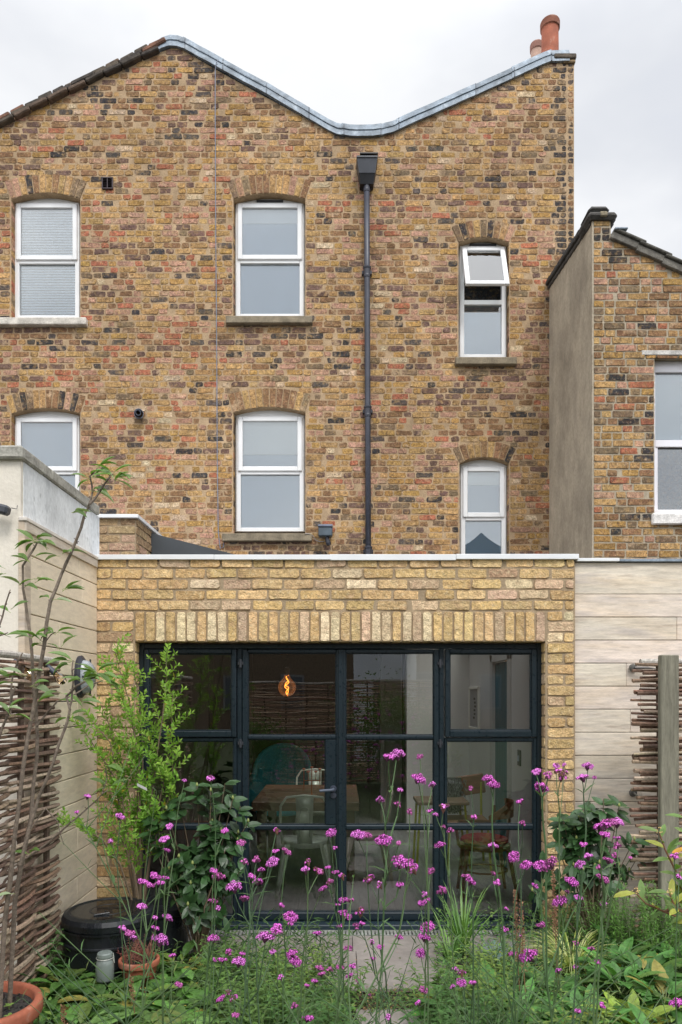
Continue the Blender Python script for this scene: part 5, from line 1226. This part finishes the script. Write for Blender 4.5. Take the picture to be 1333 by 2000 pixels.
# --- verbena
FM, FL, FDK = (.56, .065, .58), (.78, .28, .78), (.22, .025, .21)
HUE = {0: ((.60, .055, .52), (.78, .26, .70)), 1: ((.48, .06, .36), (.60, .20, .46)), 2: ((.64, .10, .60), (.82, .36, .78))}
def head_mesh(name, rx, ry, rz, n, fr=.0031, old=0, hue=0, spent=.22):
    FM, FL = HUE[hue]
    m = MB(); m.lathe((0, 0, 0), [(0, -rz * 1.3), (rx * .35, -rz * .7), (rx * .5, -rz * .1), (rx * .3, rz * .2), (0, rz * .3)], 10, (.10, .03, .07) if not old else (.16, .07, .05), M=Matrix.Diagonal((1, ry / rx, 1, 1)))
    ns = 1 if rx < .010 else 4 if rx < .015 else 6 if rx < .022 else 9
    subs = [(V((0, 0, 0)), 1.0)] if ns == 1 else [(V((rx * .62 * math.cos(2.4 * i + .5) * (i > 0), ry * .62 * math.sin(2.4 * i + .5) * (i > 0), rz * (.35 * (i == 0) + R.uniform(-.55, .15)))), R.uniform(.40, .56) * (1.1 if ns < 6 else .85)) for i in range(ns)]
    for k in range(n):
        sc_, sr_ = subs[k % ns]; kk = k // ns; nn_ = max(1, n // ns)
        g = math.pi * (3 - math.sqrt(5)) * kk; zf = 1 - 1.25 * (kk + .5) / nn_; rr = math.sqrt(max(0, 1 - min(1, zf * zf)))
        d = V((math.cos(g) * rr, math.sin(g) * rr, zf)).normalized(); p = sc_ + V((d.x * rx, d.y * ry, d.z * (rz if ns == 1 else rx * .9))) * sr_ * R.uniform(.88, 1.1)
        a_ = d.orthogonal().normalized(); b_ = d.cross(a_)
        if R.random() < (spent if not old else .7):      # unopened or spent calyx
            c = (.22, .06, .15) if not old else R.choice([(.22, .09, .06), (.15, .08, .06)]); m.tube([p * .75, p], [fr * .35, fr * .5], 4, c); continue
        q = R.uniform(.8, 1.2); e = R.uniform(.75, 1.25); cols = [(FL[0] * q, FL[1] * q, FL[2] * q)] + [(FM[0] * e, FM[1] * e, FM[2] * e)] * 10
        vs = [p + d * .0008]; ph = R.uniform(0, 6)
        for j in range(10):
            an = ph + j * math.pi / 5; rj = fr * q * (1.05 if j % 2 == 0 else .62); vs.append(p + (a_ * math.cos(an) + b_ * math.sin(an)) * rj + d * (.0004 if j % 2 else 0))
        m.add(vs, [(0, 1 + j, 1 + (j + 1) % 10) for j in range(10)], cols)
        m.tube([p * .55, p], [fr * .25, fr * .3], 3, FDK, caps=False)
    me = m.build(name, M_FLOWER); return me
HV = {}
for nm, rx, ry, rz, n in (('s', .0065, .0065, .006, 12), ('m', .0115, .010, .009, 44), ('l', .018, .015, .012, 96), ('x', .028, .021, .015, 189), ('o', .0105, .010, .011, 44)):
    
    for hv in range(3): HV[(nm, hv)] = head_mesh('flower_head', rx, ry, rz * (1, .8, 1.2)[hv], n, old=(nm == 'o'), hue=hv, spent=(.18, .42, .12)[hv]); HV[(nm, hv)]['_r'] = rx
hd = """775,1473,30 760,1478,22 821,1478,14 818,1520,30 845,1531,14 743,1560,14 783,1542,12 777,1571,13 801,1585,13 840,1584,12 957,1523,30 965,1532,28 920,1540,10 927,1595,12 867,1575,18o 852,1590,10 867,1615,9 880,1622,13
1016,1565,13 1021,1608,12 1048,1507,20 1059,1538,32 1071,1515,17 1088,1495,13 1102,1493,9 1097,1512,22o 1149,1496,24 1138,1518,22 1162,1519,7 172,1555,15 150,1587,7 235,1594,17 361,1524,9 412,1519,15 331,1614,16 321,1639,20 326,1660,13 216,1644,8
304,1710,22 280,1721,18 324,1714,14 294,1728,16 312,1724,20 277,1770,20 328,1792,20 304,1792,11 304,1813,15 240,1813,17 253,1823,22 261,1832,16 314,1835,30 337,1866,15 417,1760,17 426,1775,9 416,1833,24 418,1875,10 435,1874,18 447,1858,9 349,1923,17 431,1950,18 446,1938,10o
418,1700,15 427,1713,30 439,1622,17 540,1622,13o 472,1646,21 539,1662,13 560,1663,19 533,1683,26 501,1679,15 478,1684,14 511,1698,16 493,1711,16 505,1720,20 457,1731,30 477,1755,21 602,1683,13o 597,1698,19 623,1701,18o 641,1694,12 655,1703,14 668,1711,13o 644,1722,13o 630,1735,17 647,1626,25 654,1656,9 700,1630,30 717,1631,22 749,1640,33 779,1647,9
783,1683,40 800,1688,34 807,1698,20o 841,1702,18 722,1717,18o 741,1727,13o 780,1728,16 550,1768,12 568,1790,28 568,1804,11 540,1814,26 519,1829,32 670,1757,17 685,1759,15 661,1767,9 674,1786,27 705,1780,18o 697,1809,13 708,1804,12 664,1809,11 620,1822,15 570,1862,26 576,1876,28 467,1878,30 447,1861,11 473,1863,12 533,1858,12 548,1908,13
625,1891,18 628,1903,17 616,1916,12 645,1894,12 665,1890,18 689,1887,13 682,1905,16 681,1852,15 743,1849,14 727,1841,8 729,1872,11 699,1914,10 601,1925,10 575,1965,13 602,1988,22 461,1983,17 456,1951,15o 780,1829,17 822,1765,14 831,1760,18 829,1746,12 834,1811,30 830,1831,27 823,1861,24 828,1933,19 817,1958,13 722,1944,7 759,1988,9
912,1712,20 921,1720,22 963,1652,22 1004,1672,26 1027,1689,26 1058,1690,34 1074,1688,34 972,1723,14 964,1707,9 1141,1649,14 1176,1612,28 1190,1608,34 1206,1606,30 1183,1629,22 1205,1637,14 1206,1652,15 1202,1671,15 1190,1681,22 1148,1672,20 1133,1688,26 1171,1695,13 1178,1716,24 1117,1721,27 1046,1730,14 1094,1760,32 1130,1753,16 1179,1764,12 1109,1742,9 1058,1807,18 990,1775,9 986,1816,14
1033,1865,36 1002,1863,18 1155,1853,15 1168,1879,9 1126,1843,12 1090,1895,12 902,1919,24 925,1919,14 890,1892,12 903,1900,13o 884,1926,10 1177,1964,14 1130,1975,14 1322,1959,32 1318,1672,15 1327,1711,12 1232,1676,7 860,1650,22 863,1742,24 865,1735,14 1018,1828,7o 1125,1890,8"""
heads = []
for tk in hd.split():
    o = tk.endswith('o'); a, b, c = tk.rstrip('o').split(','); heads.append((float(a), float(b), float(c), o))
plants = [(165, 2.9, 60, 'small verbena with two tiny heads before the left boards'), (243, 2.55, 30, 'verbena with magenta clusters in front of the black compost bin'), (305, 2.35, -20, 'verbena with a broad magenta head group before the slender shrub'),
          (345, 2.8, -40, 'verbena thin stems with a few heads low under the left camellia'), (425, 2.45, -45, 'verbena rising in front of the camellia with a dusky round head'), (480, 2.3, 70, 'leaning verbena with stacked heads beside the left door hinge post'), (530, 2.2, -120, 'verbena arching left with tight heads before the dining table legs'),
          (568, 2.6, -60, 'verbena with oblong heads low in front of the patio slabs'), (625, 2.5, -70, 'verbena with brown and magenta heads in front of the metal chair legs'), (650, 2.9, 10, 'straight verbena with one flat head before the meeting door stiles'),
          (680, 2.4, -60, 'verbena with a cluster of heads at the foot of the meeting stiles'), (715, 2.65, 100, 'verbena forking into a wide head pair low in the right door'), (775, 2.1, -60, 'tallest verbena with two heads before the upper part of the right door'), (790, 1.85, -130, 'verbena with the biggest magenta head in the middle of the right door'),
          (832, 2.5, 40, 'upright verbena with heads stacked beside the right door hinge post'), (868, 2.7, 60, 'verbena with dusky heads crossing the right hinge post'), (915, 2.3, 60, 'verbena with one slanting head low before the bentwood chair'), (962, 2.1, 90, 'tall verbena with a lone slanting oblong head before the teal inner door'),
          (1015, 2.55, -30, 'verbena with heads in front of the bentwood chair legs'), (1062, 1.95, 20, 'verbena with a large domed head beside the right brick pier base'), (1095, 2.6, -20, 'tall verbena with heads before the right brick pier'), (1138, 2.4, -60, 'tall verbena with heads above the right camellia'),
          (1190, 2.0, -70, 'verbena with the widest head cluster over the right camellia'), (1322, 2.3, 10, 'verbena with a round head at the right edge of the bed')]
plants = [(a, b, c * 2.4 + R.uniform(-90, 90), d) for a, b, c, d in plants]
groups = [[] for _ in plants]
for h_ in heads:
    i = min(range(len(plants)), key=lambda k: abs(plants[k][0] - h_[0]) + R.uniform(0, 14)); groups[i].append(h_)
allf = MB()
def vstem(mb, a, b, r0, r1, col, bow=.03, leaves=None, ml=None):
    n = max(3, int((b - a).length / .08)); sd_ = V((R.uniform(-1, 1), R.uniform(-1, 1), 0)) * bow * (b - a).length
    pts = [a.lerp(b, k / n) + sd_ * math.sin(math.pi * k / n) for k in range(n + 1)]
    mb.tube(pts, [r0 + (r1 - r0) * k / n for k in range(n + 1)], 5, col, caps=False); return pts
def vleafpair(ml, p, d, L, col):
    a = R.uniform(0, 6.28); s_ = d.orthogonal().normalized(); q = d.cross(s_)
    for sg in (-1, 1):
        o = (s_ * math.cos(a) + q * math.sin(a)) * sg; dd = (o * .8 + d * .55).normalized(); ml.leaf(p, dd, d + V((0, 0, .3)), L * R.uniform(.8, 1.2), L * .13, col, curl=R.uniform(.1, .5), fold=.4, seg=3)
SCOL = [(.065, .125, .045), (.085, .145, .055), (.055, .105, .045)]
for (cx_, Yp, off, lab), g in zip(plants, groups):
    root = P(cx_ + off, 2000, Yp); root.z = 0
    t = thing('verbena', lab, 'flower', 'purple verbena plants in the foreground bed', loc=tuple(root)); ms, ml = MB(), MB(); col = R.choice(SCOL)
    nodes = []
    for (px, py, sz, o) in g:
        p = P(px, py, Yp + R.uniform(-.10, .10)); r = sz * .57 / F * p.y
        nm = 'o' if o else ('s' if r < .0088 else 'm' if r < .0145 else 'l' if r < .023 else 'x'); src = HV[(nm, R.choice((0, 0, 1, 2)))]; h_ = src.copy(); COL.objects.link(h_); h_.parent = t; h_.location = p - root
        k = r / src['_r']; h_.scale = (k, k, k * R.uniform(.9, 1.15)); h_.rotation_euler = (R.uniform(-.5, .35), R.uniform(-.5, .5), R.uniform(0, 6))
        nodes.append((p - V((0, 0, r * .5)), .0011 if r < .01 else .0015, 1))
    while len(nodes) > 1:
        best = None
        for i in range(len(nodes)):
            for j in range(i + 1, len(nodes)):
                dd = (nodes[i][0] - nodes[j][0]); dist = dd.length + .25 * abs(dd.z)
                if best is None or dist < best[0]: best = (dist, i, j)
        _, i, j = best; A, B = nodes[i], nodes[j]
        hz = V((A[0].x - B[0].x, A[0].y - B[0].y, 0)).length
        zz = min(A[0].z, B[0].z) - .62 * hz - .012 - R.uniform(0, .03); zz = max(zz, .10); wA = A[2] / (A[2] + B[2])
        f = A[0] * wA + B[0] * (1 - wA); f.z = zz; tt = max(0, min(1, (EYE - zz) * .12)); f.x += (root.x - f.x) * tt * .5; f.y += (root.y - f.y) * .1
        r = min(.0027, math.sqrt(A[1] ** 2 + B[1] ** 2))
        for q in (A, B): vstem(ms, f, q[0], max(q[1] * 1.1, r * .7), q[1], col, .035)
        if (f - A[0]).length > .10 or R.random() < .25: vleafpair(ml, f, V((0, 0, 1)), R.uniform(.04, .07), jit((.09, .17, .055), .2))
        nodes = [n_ for k, n_ in enumerate(nodes) if k not in (i, j)] + [(f, r, A[2] + B[2])]
    if nodes:
        tp_ = nodes[0]; pts = vstem(ms, root, tp_[0], .0036, max(.0022, tp_[1]), col, .03)
        for k in range(2, len(pts) - 1, 2): vleafpair(ml, pts[k], V((0, 0, 1)), R.uniform(.06, .11), jit((.08, .16, .05), .2))
        # bare side shoots
        for _ in range(R.randint(5, 9)):
            k = R.randint(len(pts) // 3, len(pts) - 1); d = V((R.uniform(-1.3, 1.3), R.uniform(-.4, .4), 1)).normalized(); e = pts[k] + d * R.uniform(.25, .75)
            if e.z < tp_[0].z + .35: vstem(ms, pts[k], e, .0024, .001, col, .05); vleafpair(ml, pts[k].lerp(e, .6), d, .05, jit((.09, .17, .055), .2)); vleafpair(ml, e, d, .03, jit((.11, .2, .07), .2))
    ms.build('stems', M_STEM, t); ml.build('leaves', M_LEAF, t)
for o in set(HV.values()): D.objects.remove(o)

# --- low planting
def gpos(px, py): Y = F * EYE / (py - CY); return V(((px - CX) * Y / F, Y, 0))
def broadleaf(px, Y, label, n=14, L=.17, W=.075, col=(.10, .22, .045), up=.5, name='broadleaf_plant', cat='plant', hgt=.03, M=None, curl=.55, grp='broad leaved plants in the bed'):
    c = V(((px - CX) * Y / F, Y, 0)); t = thing(name, label, cat, grp, loc=tuple(c)); ml = MB()
    for k in range(n):
        a = k * 2.4 + R.uniform(-.3, .3); e = up * R.uniform(.4, 1.7) * (1.2 - .6 * (k < n / 2)); d = V((math.cos(a), math.sin(a), e)).normalized(); g = R.uniform(.7, 1.3); y = R.random()
        g = g * R.uniform(.62, 1.12); cc = (col[0] * g * (1 + .4 * (y > .8)), col[1] * g, col[2] * g)
        if R.random() < .05: cc = (.30, .27, .06)
        b0 = c + V((math.cos(a) * .02, math.sin(a) * .02, hgt + R.uniform(0, .05))); l = L * R.uniform(.6, 1.25)
        st_ = b0 + d * l * .35; ml.tube([b0, st_], .0025, 4, (.2, .25, .1)); ml.leaf(st_, d, V((0, 0, 1)), l, W * R.uniform(.75, 1.2), cc, curl=curl * R.uniform(.6, 1.3), fold=.22, seg=5)
    o = ml.build('leaves', M or M_CRINKLE, t, smooth=False); return t
bl = [(300, 4.1, 'leaf clump spreading in front of the round black planter'), (350, 4.25, 'leaf clump under the left camellia stems'), (385, 3.95, 'leaf clump beside the left corner of the patio'), (265, 3.72, 'leaf clump half hiding the small terracotta pot'), (440, 3.55, 'leaf clump before the front left patio corner'), (20, 3.9, 'crinkled primrose leaves at the foot of the left hurdle'), (95, 3.75, 'low crinkled green leaves beside the big terracotta pot rim'), (150, 3.45, 'broad green leaves spilling right of the large terracotta pot'), (205, 3.75, 'crinkled leaves directly before the glass jar'), (245, 3.35, 'leaf clump near the bottom edge before the jar'),
      (300, 3.6, 'pale green large leaves before the small terracotta pot'), (345, 3.25, 'largest pale leaf clump near the bottom left verbena stems'), (395, 3.7, 'broad leaves left of the patio edge'), (420, 3.3, 'wide leaf clump at the bottom beneath the left camellia'), (130, 4.0, 'leaf tuft in front of the compost bin base')]
for i, (px, Y, lab) in enumerate(bl): broadleaf(px, Y, lab, n=24, L=.145 if i not in (10, 11, 13) else .19, W=.068 if i not in (10, 11, 13) else .12, col=(.11, .245, .05) if i not in (10, 11) else (.16, .29, .08))
br = [(890, 3.6, 'broad leaf clump right of the green strip'), (960, 3.85, 'broad leaf clump before the blue grey fescue'), (1020, 3.55, 'broad leaf clump between the seed spikes and the bottom edge'), (1075, 3.85, 'broad leaf clump left of the yellow grass'), (1130, 3.42, 'deep green broad leaves under the yellow grass tuft'), (1205, 4.1, 'broad leaf clump between the yellow grass and the right hurdle'), (1215, 3.75, 'big ribbed green leaves low at the right'), (1262, 3.9, 'tall ribbed leaves before the timber post'), (1300, 3.6, 'ribbed leaves at the right edge, below the laurel twigs'), (1240, 3.4, 'yellow veined broad leaves near the bottom right'), (1325, 4.1, 'upper broad leaves at the right edge behind the laurel'), (1160, 3.4, 'low broad leaves near the bottom, right of centre'), (1290, 3.25, 'bottom right corner clump of broad leaves'), (1205, 4.35, 'rear leaf clump under the right camellia')]
for i, (px, Y, lab) in enumerate(br): broadleaf(px, Y, lab, n=34, L=.155, W=.066, col=(.09, .24, .05) if i != 9 else (.28, .40, .06), up=1.1 if i > 3 else .7, hgt=.10 if i in (6, 7, 8, 10) else .03)

# upright leafy stems (mint-like) beside the bin and at the right
def mint(px, Y, h, n, label, sp=.06, ll=.05, col=(.09, .2, .05), wd=.42, name='leafy_stem_plant', dens=.028):
    c = V(((px - CX) * Y / F, Y, 0)); t = thing(name, label, 'plant', 'upright leafy stems in the bed', loc=tuple(c)); ms, ml = MB(), MB()
    for k in range(n):
        b = c + V((R.uniform(-sp, sp), R.uniform(-sp, sp), 0)); tp_ = b + V((R.uniform(-.1, .1), R.uniform(-.1, .1), h * R.uniform(.55, 1.1))) * 1.0; ms.tube([b, b.lerp(tp_, .5) + V((.008, 0, 0)), tp_], [.003, .0025, .0015], 4, (.12, .17, .07))
        H = (tp_ - b).length; m_ = int(H / dens)
        for j in range(m_):
            f = .2 + .8 * (j + 1) / m_; p = b.lerp(tp_, f); a = j * 1.57 + k + (R.uniform(-1.5, 1.5) if wd < .3 else R.uniform(-.2, .2))
            for sg in (0, math.pi): d = V((math.cos(a + sg), math.sin(a + sg), .35 if wd > .3 else R.uniform(-.1, 1.1))).normalized(); l = ll * (1.15 - .6 * f) * R.uniform(.8, 1.2) + .01; ml.leaf(p, d, V((0, 0, 1)), l, l * wd, jit(col, .25), curl=.4, fold=.3, seg=3)
    ms.build('stems', M_STEM, t); ml.build('leaves', M_LEAF, t)
mint(104, 4.15, .34, 5, 'nettle-like leafy stems between the left hurdle and the compost bin', ll=.065)
for px, Y, h, n, lab in ((1145, 4.78, .40, 24, 'fine leaved green mound behind the yellow grass'), (1185, 4.5, .46, 30, 'feathery green mound at the foot of the board wall'), (1240, 4.4, .50, 30, 'feathery green mound before the right hurdle foot'), (1295, 4.25, .46, 26, 'feathery green mound around the timber post foot'), (1085, 4.75, .30, 20, 'low feathery mound beside the right pier foot'), (1330, 4.4, .5, 24, 'feathery mound at the right edge by the hurdle')):
    mint(px, Y, h, n, lab, sp=.15, ll=.032, col=(.14, .29, .06), wd=.22, name='feathery_plant', dens=.016)
for px, Y, h, n, lab in ((500, 3.6, .20, 14, 'loose green stems at the left patio edge'), (430, 3.05, .42, 16, 'tall leafy stems at the bottom under the left door'), (520, 2.95, .40, 16, 'tall leafy stems at the bottom left of the stepping slab'), (600, 3.0, .42, 18, 'tall leafy stems at the bottom, just left of the slab'), (900, 2.95, .42, 18, 'tall leafy stems at the bottom, just right of the slab'), (1000, 3.0, .48, 18, 'tall leafy stems at the bottom under the seed spikes'), (1100, 2.95, .45, 16, 'tall leafy stems at the bottom under the yellow grass'), (320, 3.0, .34, 14, 'leafy stems at the bottom under the slender shrub'), (455, 3.45, .38, 16, 'bushy stems among the verbena under the left hinge post'), (505, 3.3, .40, 16, 'bushy stems among the verbena under the dining table'), (575, 3.4, .38, 18, 'bushy stems among the verbena under the metal chair'), (640, 3.15, .36, 16, 'bushy stems among the verbena at the slab left corner'), (870, 3.35, .36, 16, 'bushy stems among the verbena at the slab right corner'), (955, 3.6, .36, 16, 'bushy stems low before the dried seed spike'), (450, 4.0, .30, 16, 'airy stems over the left end of the patio'), (515, 4.05, .28, 14, 'airy stems over the patio below the dining table'), (585, 3.95, .30, 16, 'airy stems over the patio below the metal chair'), (645, 3.8, .26, 12, 'airy stems over the patio below the meeting stiles'), (760, 3.05, .24, 12, 'airy stems crossing the middle of the stepping slab'), (835, 3.75, .26, 12, 'airy stems over the right corner of the patio'), (540, 3.9, .20, 12, 'leafy stems spilling over the left of the patio slabs'), (590, 3.75, .16, 10, 'small leafy stems on the patio joint'), (560, 3.45, .22, 14, 'loose green stems before the patio slabs'), (640, 3.35, .22, 15, 'loose green stems left of the stepping slab'), (880, 3.8, .26, 16, 'low leafy stems right of the patio slabs'), (940, 4.2, .24, 16, 'low leafy stems below the bentwood chair'), (930, 3.5, .24, 16, 'leafy stems right of the stepping slab'), (1000, 3.2, .20, 14, 'leafy stems below the round low verbena head'), (1070, 3.3, .16, 12, 'leafy stems under the brown seed spikes'), (460, 4.25, .22, 12, 'leafy stems under the camellia near the patio'), (1040, 4.0, .14, 12, 'pale leafy stems between the blue grass and yellow grass')):
    mint(px, Y, h, n, lab, sp=.13, ll=.045, col=R.choice([(.07, .16, .04), (.12, .22, .05), (.18, .27, .06)]), wd=.34, name='leafy_stem_plant', dens=.024)
# strap grasses
def tuft(px, Y, n, L, w_, cols, label, spread=.8, name='grass_tuft', cat='grass tuft', curl=.5):
    c = V(((px - CX) * Y / F, Y, 0)); ml = MB()
    for k in range(n):
        a = R.uniform(0, 6.28); e = R.uniform(.6, 2.6) / spread; d = V((math.cos(a), math.sin(a), e)).normalized(); l = L * R.uniform(.5, 1.1); g = R.uniform(.8, 1.2); cc = R.choice(cols); p = c + V((math.cos(a), math.sin(a), 0)) * .02; prev = None
        s_ = d.cross(V((0, 0, 1))); s_ = s_.normalized() if s_.length > .01 else V((1, 0, 0)); vs = []; cc = tuple(q * g for q in cc)
        for j in range(7):
            f = j / 6; q = p + d * l * f + V((math.cos(a), math.sin(a), 0)) * (curl * l * f * f * .5) - V((0, 0, 1)) * (curl * l * f ** 2.4); hw = w_ * .5 * (1 - f ** 3) + .0003; vs += [q - s_ * hw, q + s_ * hw]
        ml.add(vs, [(2 * j, 2 * j + 1, 2 * j + 3, 2 * j + 2) for j in range(6)], cc)
    o = ml.build(name, M_LEAF); tag(o, label, cat); return o
tuft(1118, 4.30, 260, .46, .005, [(.42, .48, .12), (.50, .52, .20), (.25, .36, .07), (.55, .58, .28)], 'yellow striped arching grass tuft right of the doors', .9)
tuft(975, 4.38, 320, .24, .0032, [(.20, .30, .30), (.26, .36, .36), (.15, .24, .23)], 'blue grey fescue tuft at the patio edge', 1.1, curl=.3)
tuft(905, 4.66, 52, .54, .011, [(.12, .25, .06), (.18, .32, .08)], 'bright green sword leaves rising before the bentwood chair', .45, name='iris_clump', cat='iris leaves', curl=.25)
tuft(880, 4.5, 34, .42, .010, [(.12, .25, .06), (.2, .34, .1)], 'shorter green sword leaves beside the right hinge post', .5, name='iris_clump', cat='iris leaves', curl=.3)
tuft(470, 4.3, 34, .24, .010, [(.45, .50, .22), (.30, .38, .12)], 'cream edged strap leaves at the left patio edge', 1.0, name='strap_leaf_clump', cat='strap leaves', curl=.5)
# brown seed spikes
for px, pt_, pb_, Y, lab in ((1006, 1740, 1880, 3.7, 'brown dried seed spike before the bentwood chair legs'), (1080, 1690, 1830, 3.8, 'brown dried seed spike left of the yellow grass'), (1018, 1760, 1900, 3.66, 'shorter brown seed spike leaning beside the taller one'), (255, 1905, 1960, 3.5, 'short brown seed spike before the small terracotta pot'), (122, 1965, 2010, 3.2, 'stubby brown seed spike beside the big terracotta pot')):
    a, b = P(px, pt_, Y), P(px + 6, pb_, Y); g0 = V((b.x + .02, Y, 0)); m = MB(); m.tube([g0, b, a], [.003, .0025, .0012], 5, (.22, .12, .06))
    n = int((a - b).length * 900)
    for k in range(n):
        f = R.random(); p = b.lerp(a, f); d = rdir(-.2, .8); w_ = .016 * (1 - f * .75); m.tiny(p + d * w_ * R.random(), d, d.orthogonal().normalized(), .010, .006, jit(R.choice([(.24, .11, .055), (.16, .075, .045), (.32, .18, .10)]), .2))
    tag(m.build('seed_spike', M_STEM), lab, 'seed head', 'brown seed spikes in the bed')
# laurel-like twigs at the right edge
lt = thing('laurel_shrub', 'shrub twigs with pale green and yellowing leaves reaching in at the right edge', 'shrub', loc=(P(1400, 1900, 2.6).x, 2.6, 0)); ms, ml = MB(), MB(); YL_ = 2.6
tw = [([(1420, 2100), (1390, 1900), (1345, 1800), (1300, 1782), (1262, 1765), (1243, 1745)], 0), ([(1390, 1900), (1340, 1770), (1320, 1700), (1300, 1660), (1288, 1625)], .05), ([(1380, 1880), (1355, 1800), (1318, 1770), (1308, 1745)], -.05), ([(1400, 1850), (1370, 1720), (1345, 1640), (1340, 1600)], .0), ([(1300, 1782), (1330, 1760), (1345, 1730)], .02)]
for pts2, dy in tw:
    pts = [P(a, b, YL_ + dy) for a, b in pts2]; n = len(pts); ms.tube(pts, [.006 - .004 * i / (n - 1) for i in range(n)], 6, (.20, .09, .05))
    for k in range(15):
        t_ = .45 + .55 * k / 14; p, d = polyl(pts, t_); a = k * 2.4; o = d.orthogonal().normalized(); q = d.cross(o); dd = ((o * math.cos(a) + q * math.sin(a)) + d * .6 + V((-.1, 0, .1))).normalized(); g = R.uniform(.8, 1.2); L = R.uniform(.055, .085)
        c = R.choice([(.17, .29, .07), (.17, .29, .07), (.21, .31, .09), (.36, .38, .07), (.12, .22, .06)]); ml.leaf(p, dd, V((R.uniform(-.4, .4), -.5, 1)), L, L * .33, tuple(q_ * g for q_ in c), curl=R.uniform(.1, .4), fold=.3, seg=5)
    for k in range(12): ms.lathe(pts[-1] + V((R.uniform(-.012, .012), R.uniform(-.01, .01), R.uniform(-.004, .016))), [(0, -.002), (.0026, 0), (0, .003)], 5, (.6, .42, .16))
p = P(1316, 1592, 2.6); ml.leaf(P(1338, 1655, 2.55), (-.9, -.1, -.5), (0, -.6, 1), .055, .018, (.60, .30, .02), curl=-.2, fold=.2, seg=5)
ms.build('twigs', M_STEM, lt); ml.build('leaves', M_LEAF, lt)

# ground cover: leaves too small and many to count
def cover(name, label, cat, n, region, size, cols, hmax, mat_, narrow=.5):
    m = MB()
    for k in range(n):
        px, py = region(); c = gpos(px, py); z = hmax * R.random() ** 1.5; d = rdir(-.1, 1.0); l = size * R.uniform(.5, 1.4)
        if narrow < .25: m.tiny(c + V((0, 0, z)), d, d.cross(V((0, 0, 1))).normalized(), l, l * narrow, jit(R.choice(cols), .25))
        else: m.leaf(c + V((0, 0, z)), d, V((0, 0, 1)), l, l * narrow, jit(R.choice(cols), .25), curl=.4, fold=.25, seg=2)
    tag(m.build(name, mat_), label, cat, kind='stuff')
gr = [(.09, .21, .045), (.15, .29, .06), (.045, .11, .03), (.20, .31, .07), (.06, .14, .035)]
cover('ground_cover_leaves', 'mixed low green leaves carpeting the left bed', 'ground cover', 8500, lambda: (lambda y: (R.uniform(-60, 560 if y > 1940 else 425), y))(1850 + 310 * R.random() ** .8), .036, gr, .10, M_LEAF)
cover('ground_cover_leaves', 'mixed low green leaves carpeting the right bed', 'ground cover', 10000, lambda: (lambda y: (R.uniform(850 if y < 1950 else 905, 1420), y))(1800 + 330 * R.random()), .034, gr, .16, M_LEAF)
cover('ground_cover_leaves', 'short green strip between the patio slabs and the stepping slab', 'ground cover', 2200, lambda: (R.uniform(480, 960), R.uniform(1936, 1984)), .022, [(.12, .22, .05), (.17, .25, .06), (.08, .16, .04), (.24, .15, .07)], .035, M_LEAF)
cover('ground_cover_leaves', 'low green leaves around the stepping slab', 'ground cover', 3000, lambda: (lambda x: (x if not 690 < x < 850 else (R.uniform(380, 690) if R.random() < .7 else R.uniform(850, 960)), R.uniform(1975, 2180)))(R.uniform(380, 980)), .034, gr, .12, M_LEAF)
cover('stemmy_undergrowth', 'thin leaning stems and narrow leaves over the left half of the patio', 'undergrowth', 1300, lambda: (R.uniform(425, 670), R.uniform(1850, 1990)), .08, [(.08, .17, .05), (.13, .22, .07), (.05, .11, .035)], .22, M_LEAF, .10)
cover('stemmy_undergrowth', 'thin grassy stems and slivers among the verbena', 'undergrowth', 2600, lambda: (R.uniform(60, 1400) if R.random() < .35 else R.choice([R.uniform(420, 660), R.uniform(880, 1300)]), R.uniform(1890, 2150)), .075, [(.08, .16, .05), (.12, .2, .07), (.2, .26, .1), (.06, .12, .04)], .25, M_LEAF, .09)
cover('tiny_flower_bits', 'scattered tiny yellow and straw coloured bits among the leaves', 'ground cover', 500, lambda: (R.uniform(230, 1200), R.uniform(1880, 2050)), .012, [(.5, .4, .08), (.4, .22, .12), (.6, .5, .2)], .2, M_LEAF)
m = MB(); m.quad((-8, -20, -.02), (8, -20, -.02), (8, 1.2, -.02), (-8, 1.2, -.02), (.9, 1.7, .7)); tag(m.build('lawn', M_SOIL), None, None, kind='structure')
# shrubs behind the camera
for i, (x, y, s_, lab) in enumerate(((.75, -2.6, .95, 'leafy shrub mirrored in the upper right door pane'), (1.35, -2.4, .7, 'lower leafy shrub mirrored in the right door'), (-1.4, -2.5, .6, 'leafy shrub mirrored in the left side light'))):
    t = thing('mirrored_shrub', lab, 'shrub', loc=(x, y, 0)); m = MB()
    for k in range(2600):
        d = V((R.gauss(0, .38), R.gauss(0, .3), R.gauss(0, .42))) * s_; p = V((x, y, .95 * s_ + .1)) + d
        if p.z > .05: dd = rdir(-.5, 1.2); m.tiny(p, dd, dd.orthogonal().normalized(), .06, .035, jit((.12, .2, .05), .4))
    m.build('crown', M_LEAF, t); m = MB(); m.tube([(x, y, 0), (x + .02, y, .5), (x, y, 1.0 * s_)], [.03, .02, .01], 7, (.15, .1, .07)); m.build('trunk', M_BARK, t)
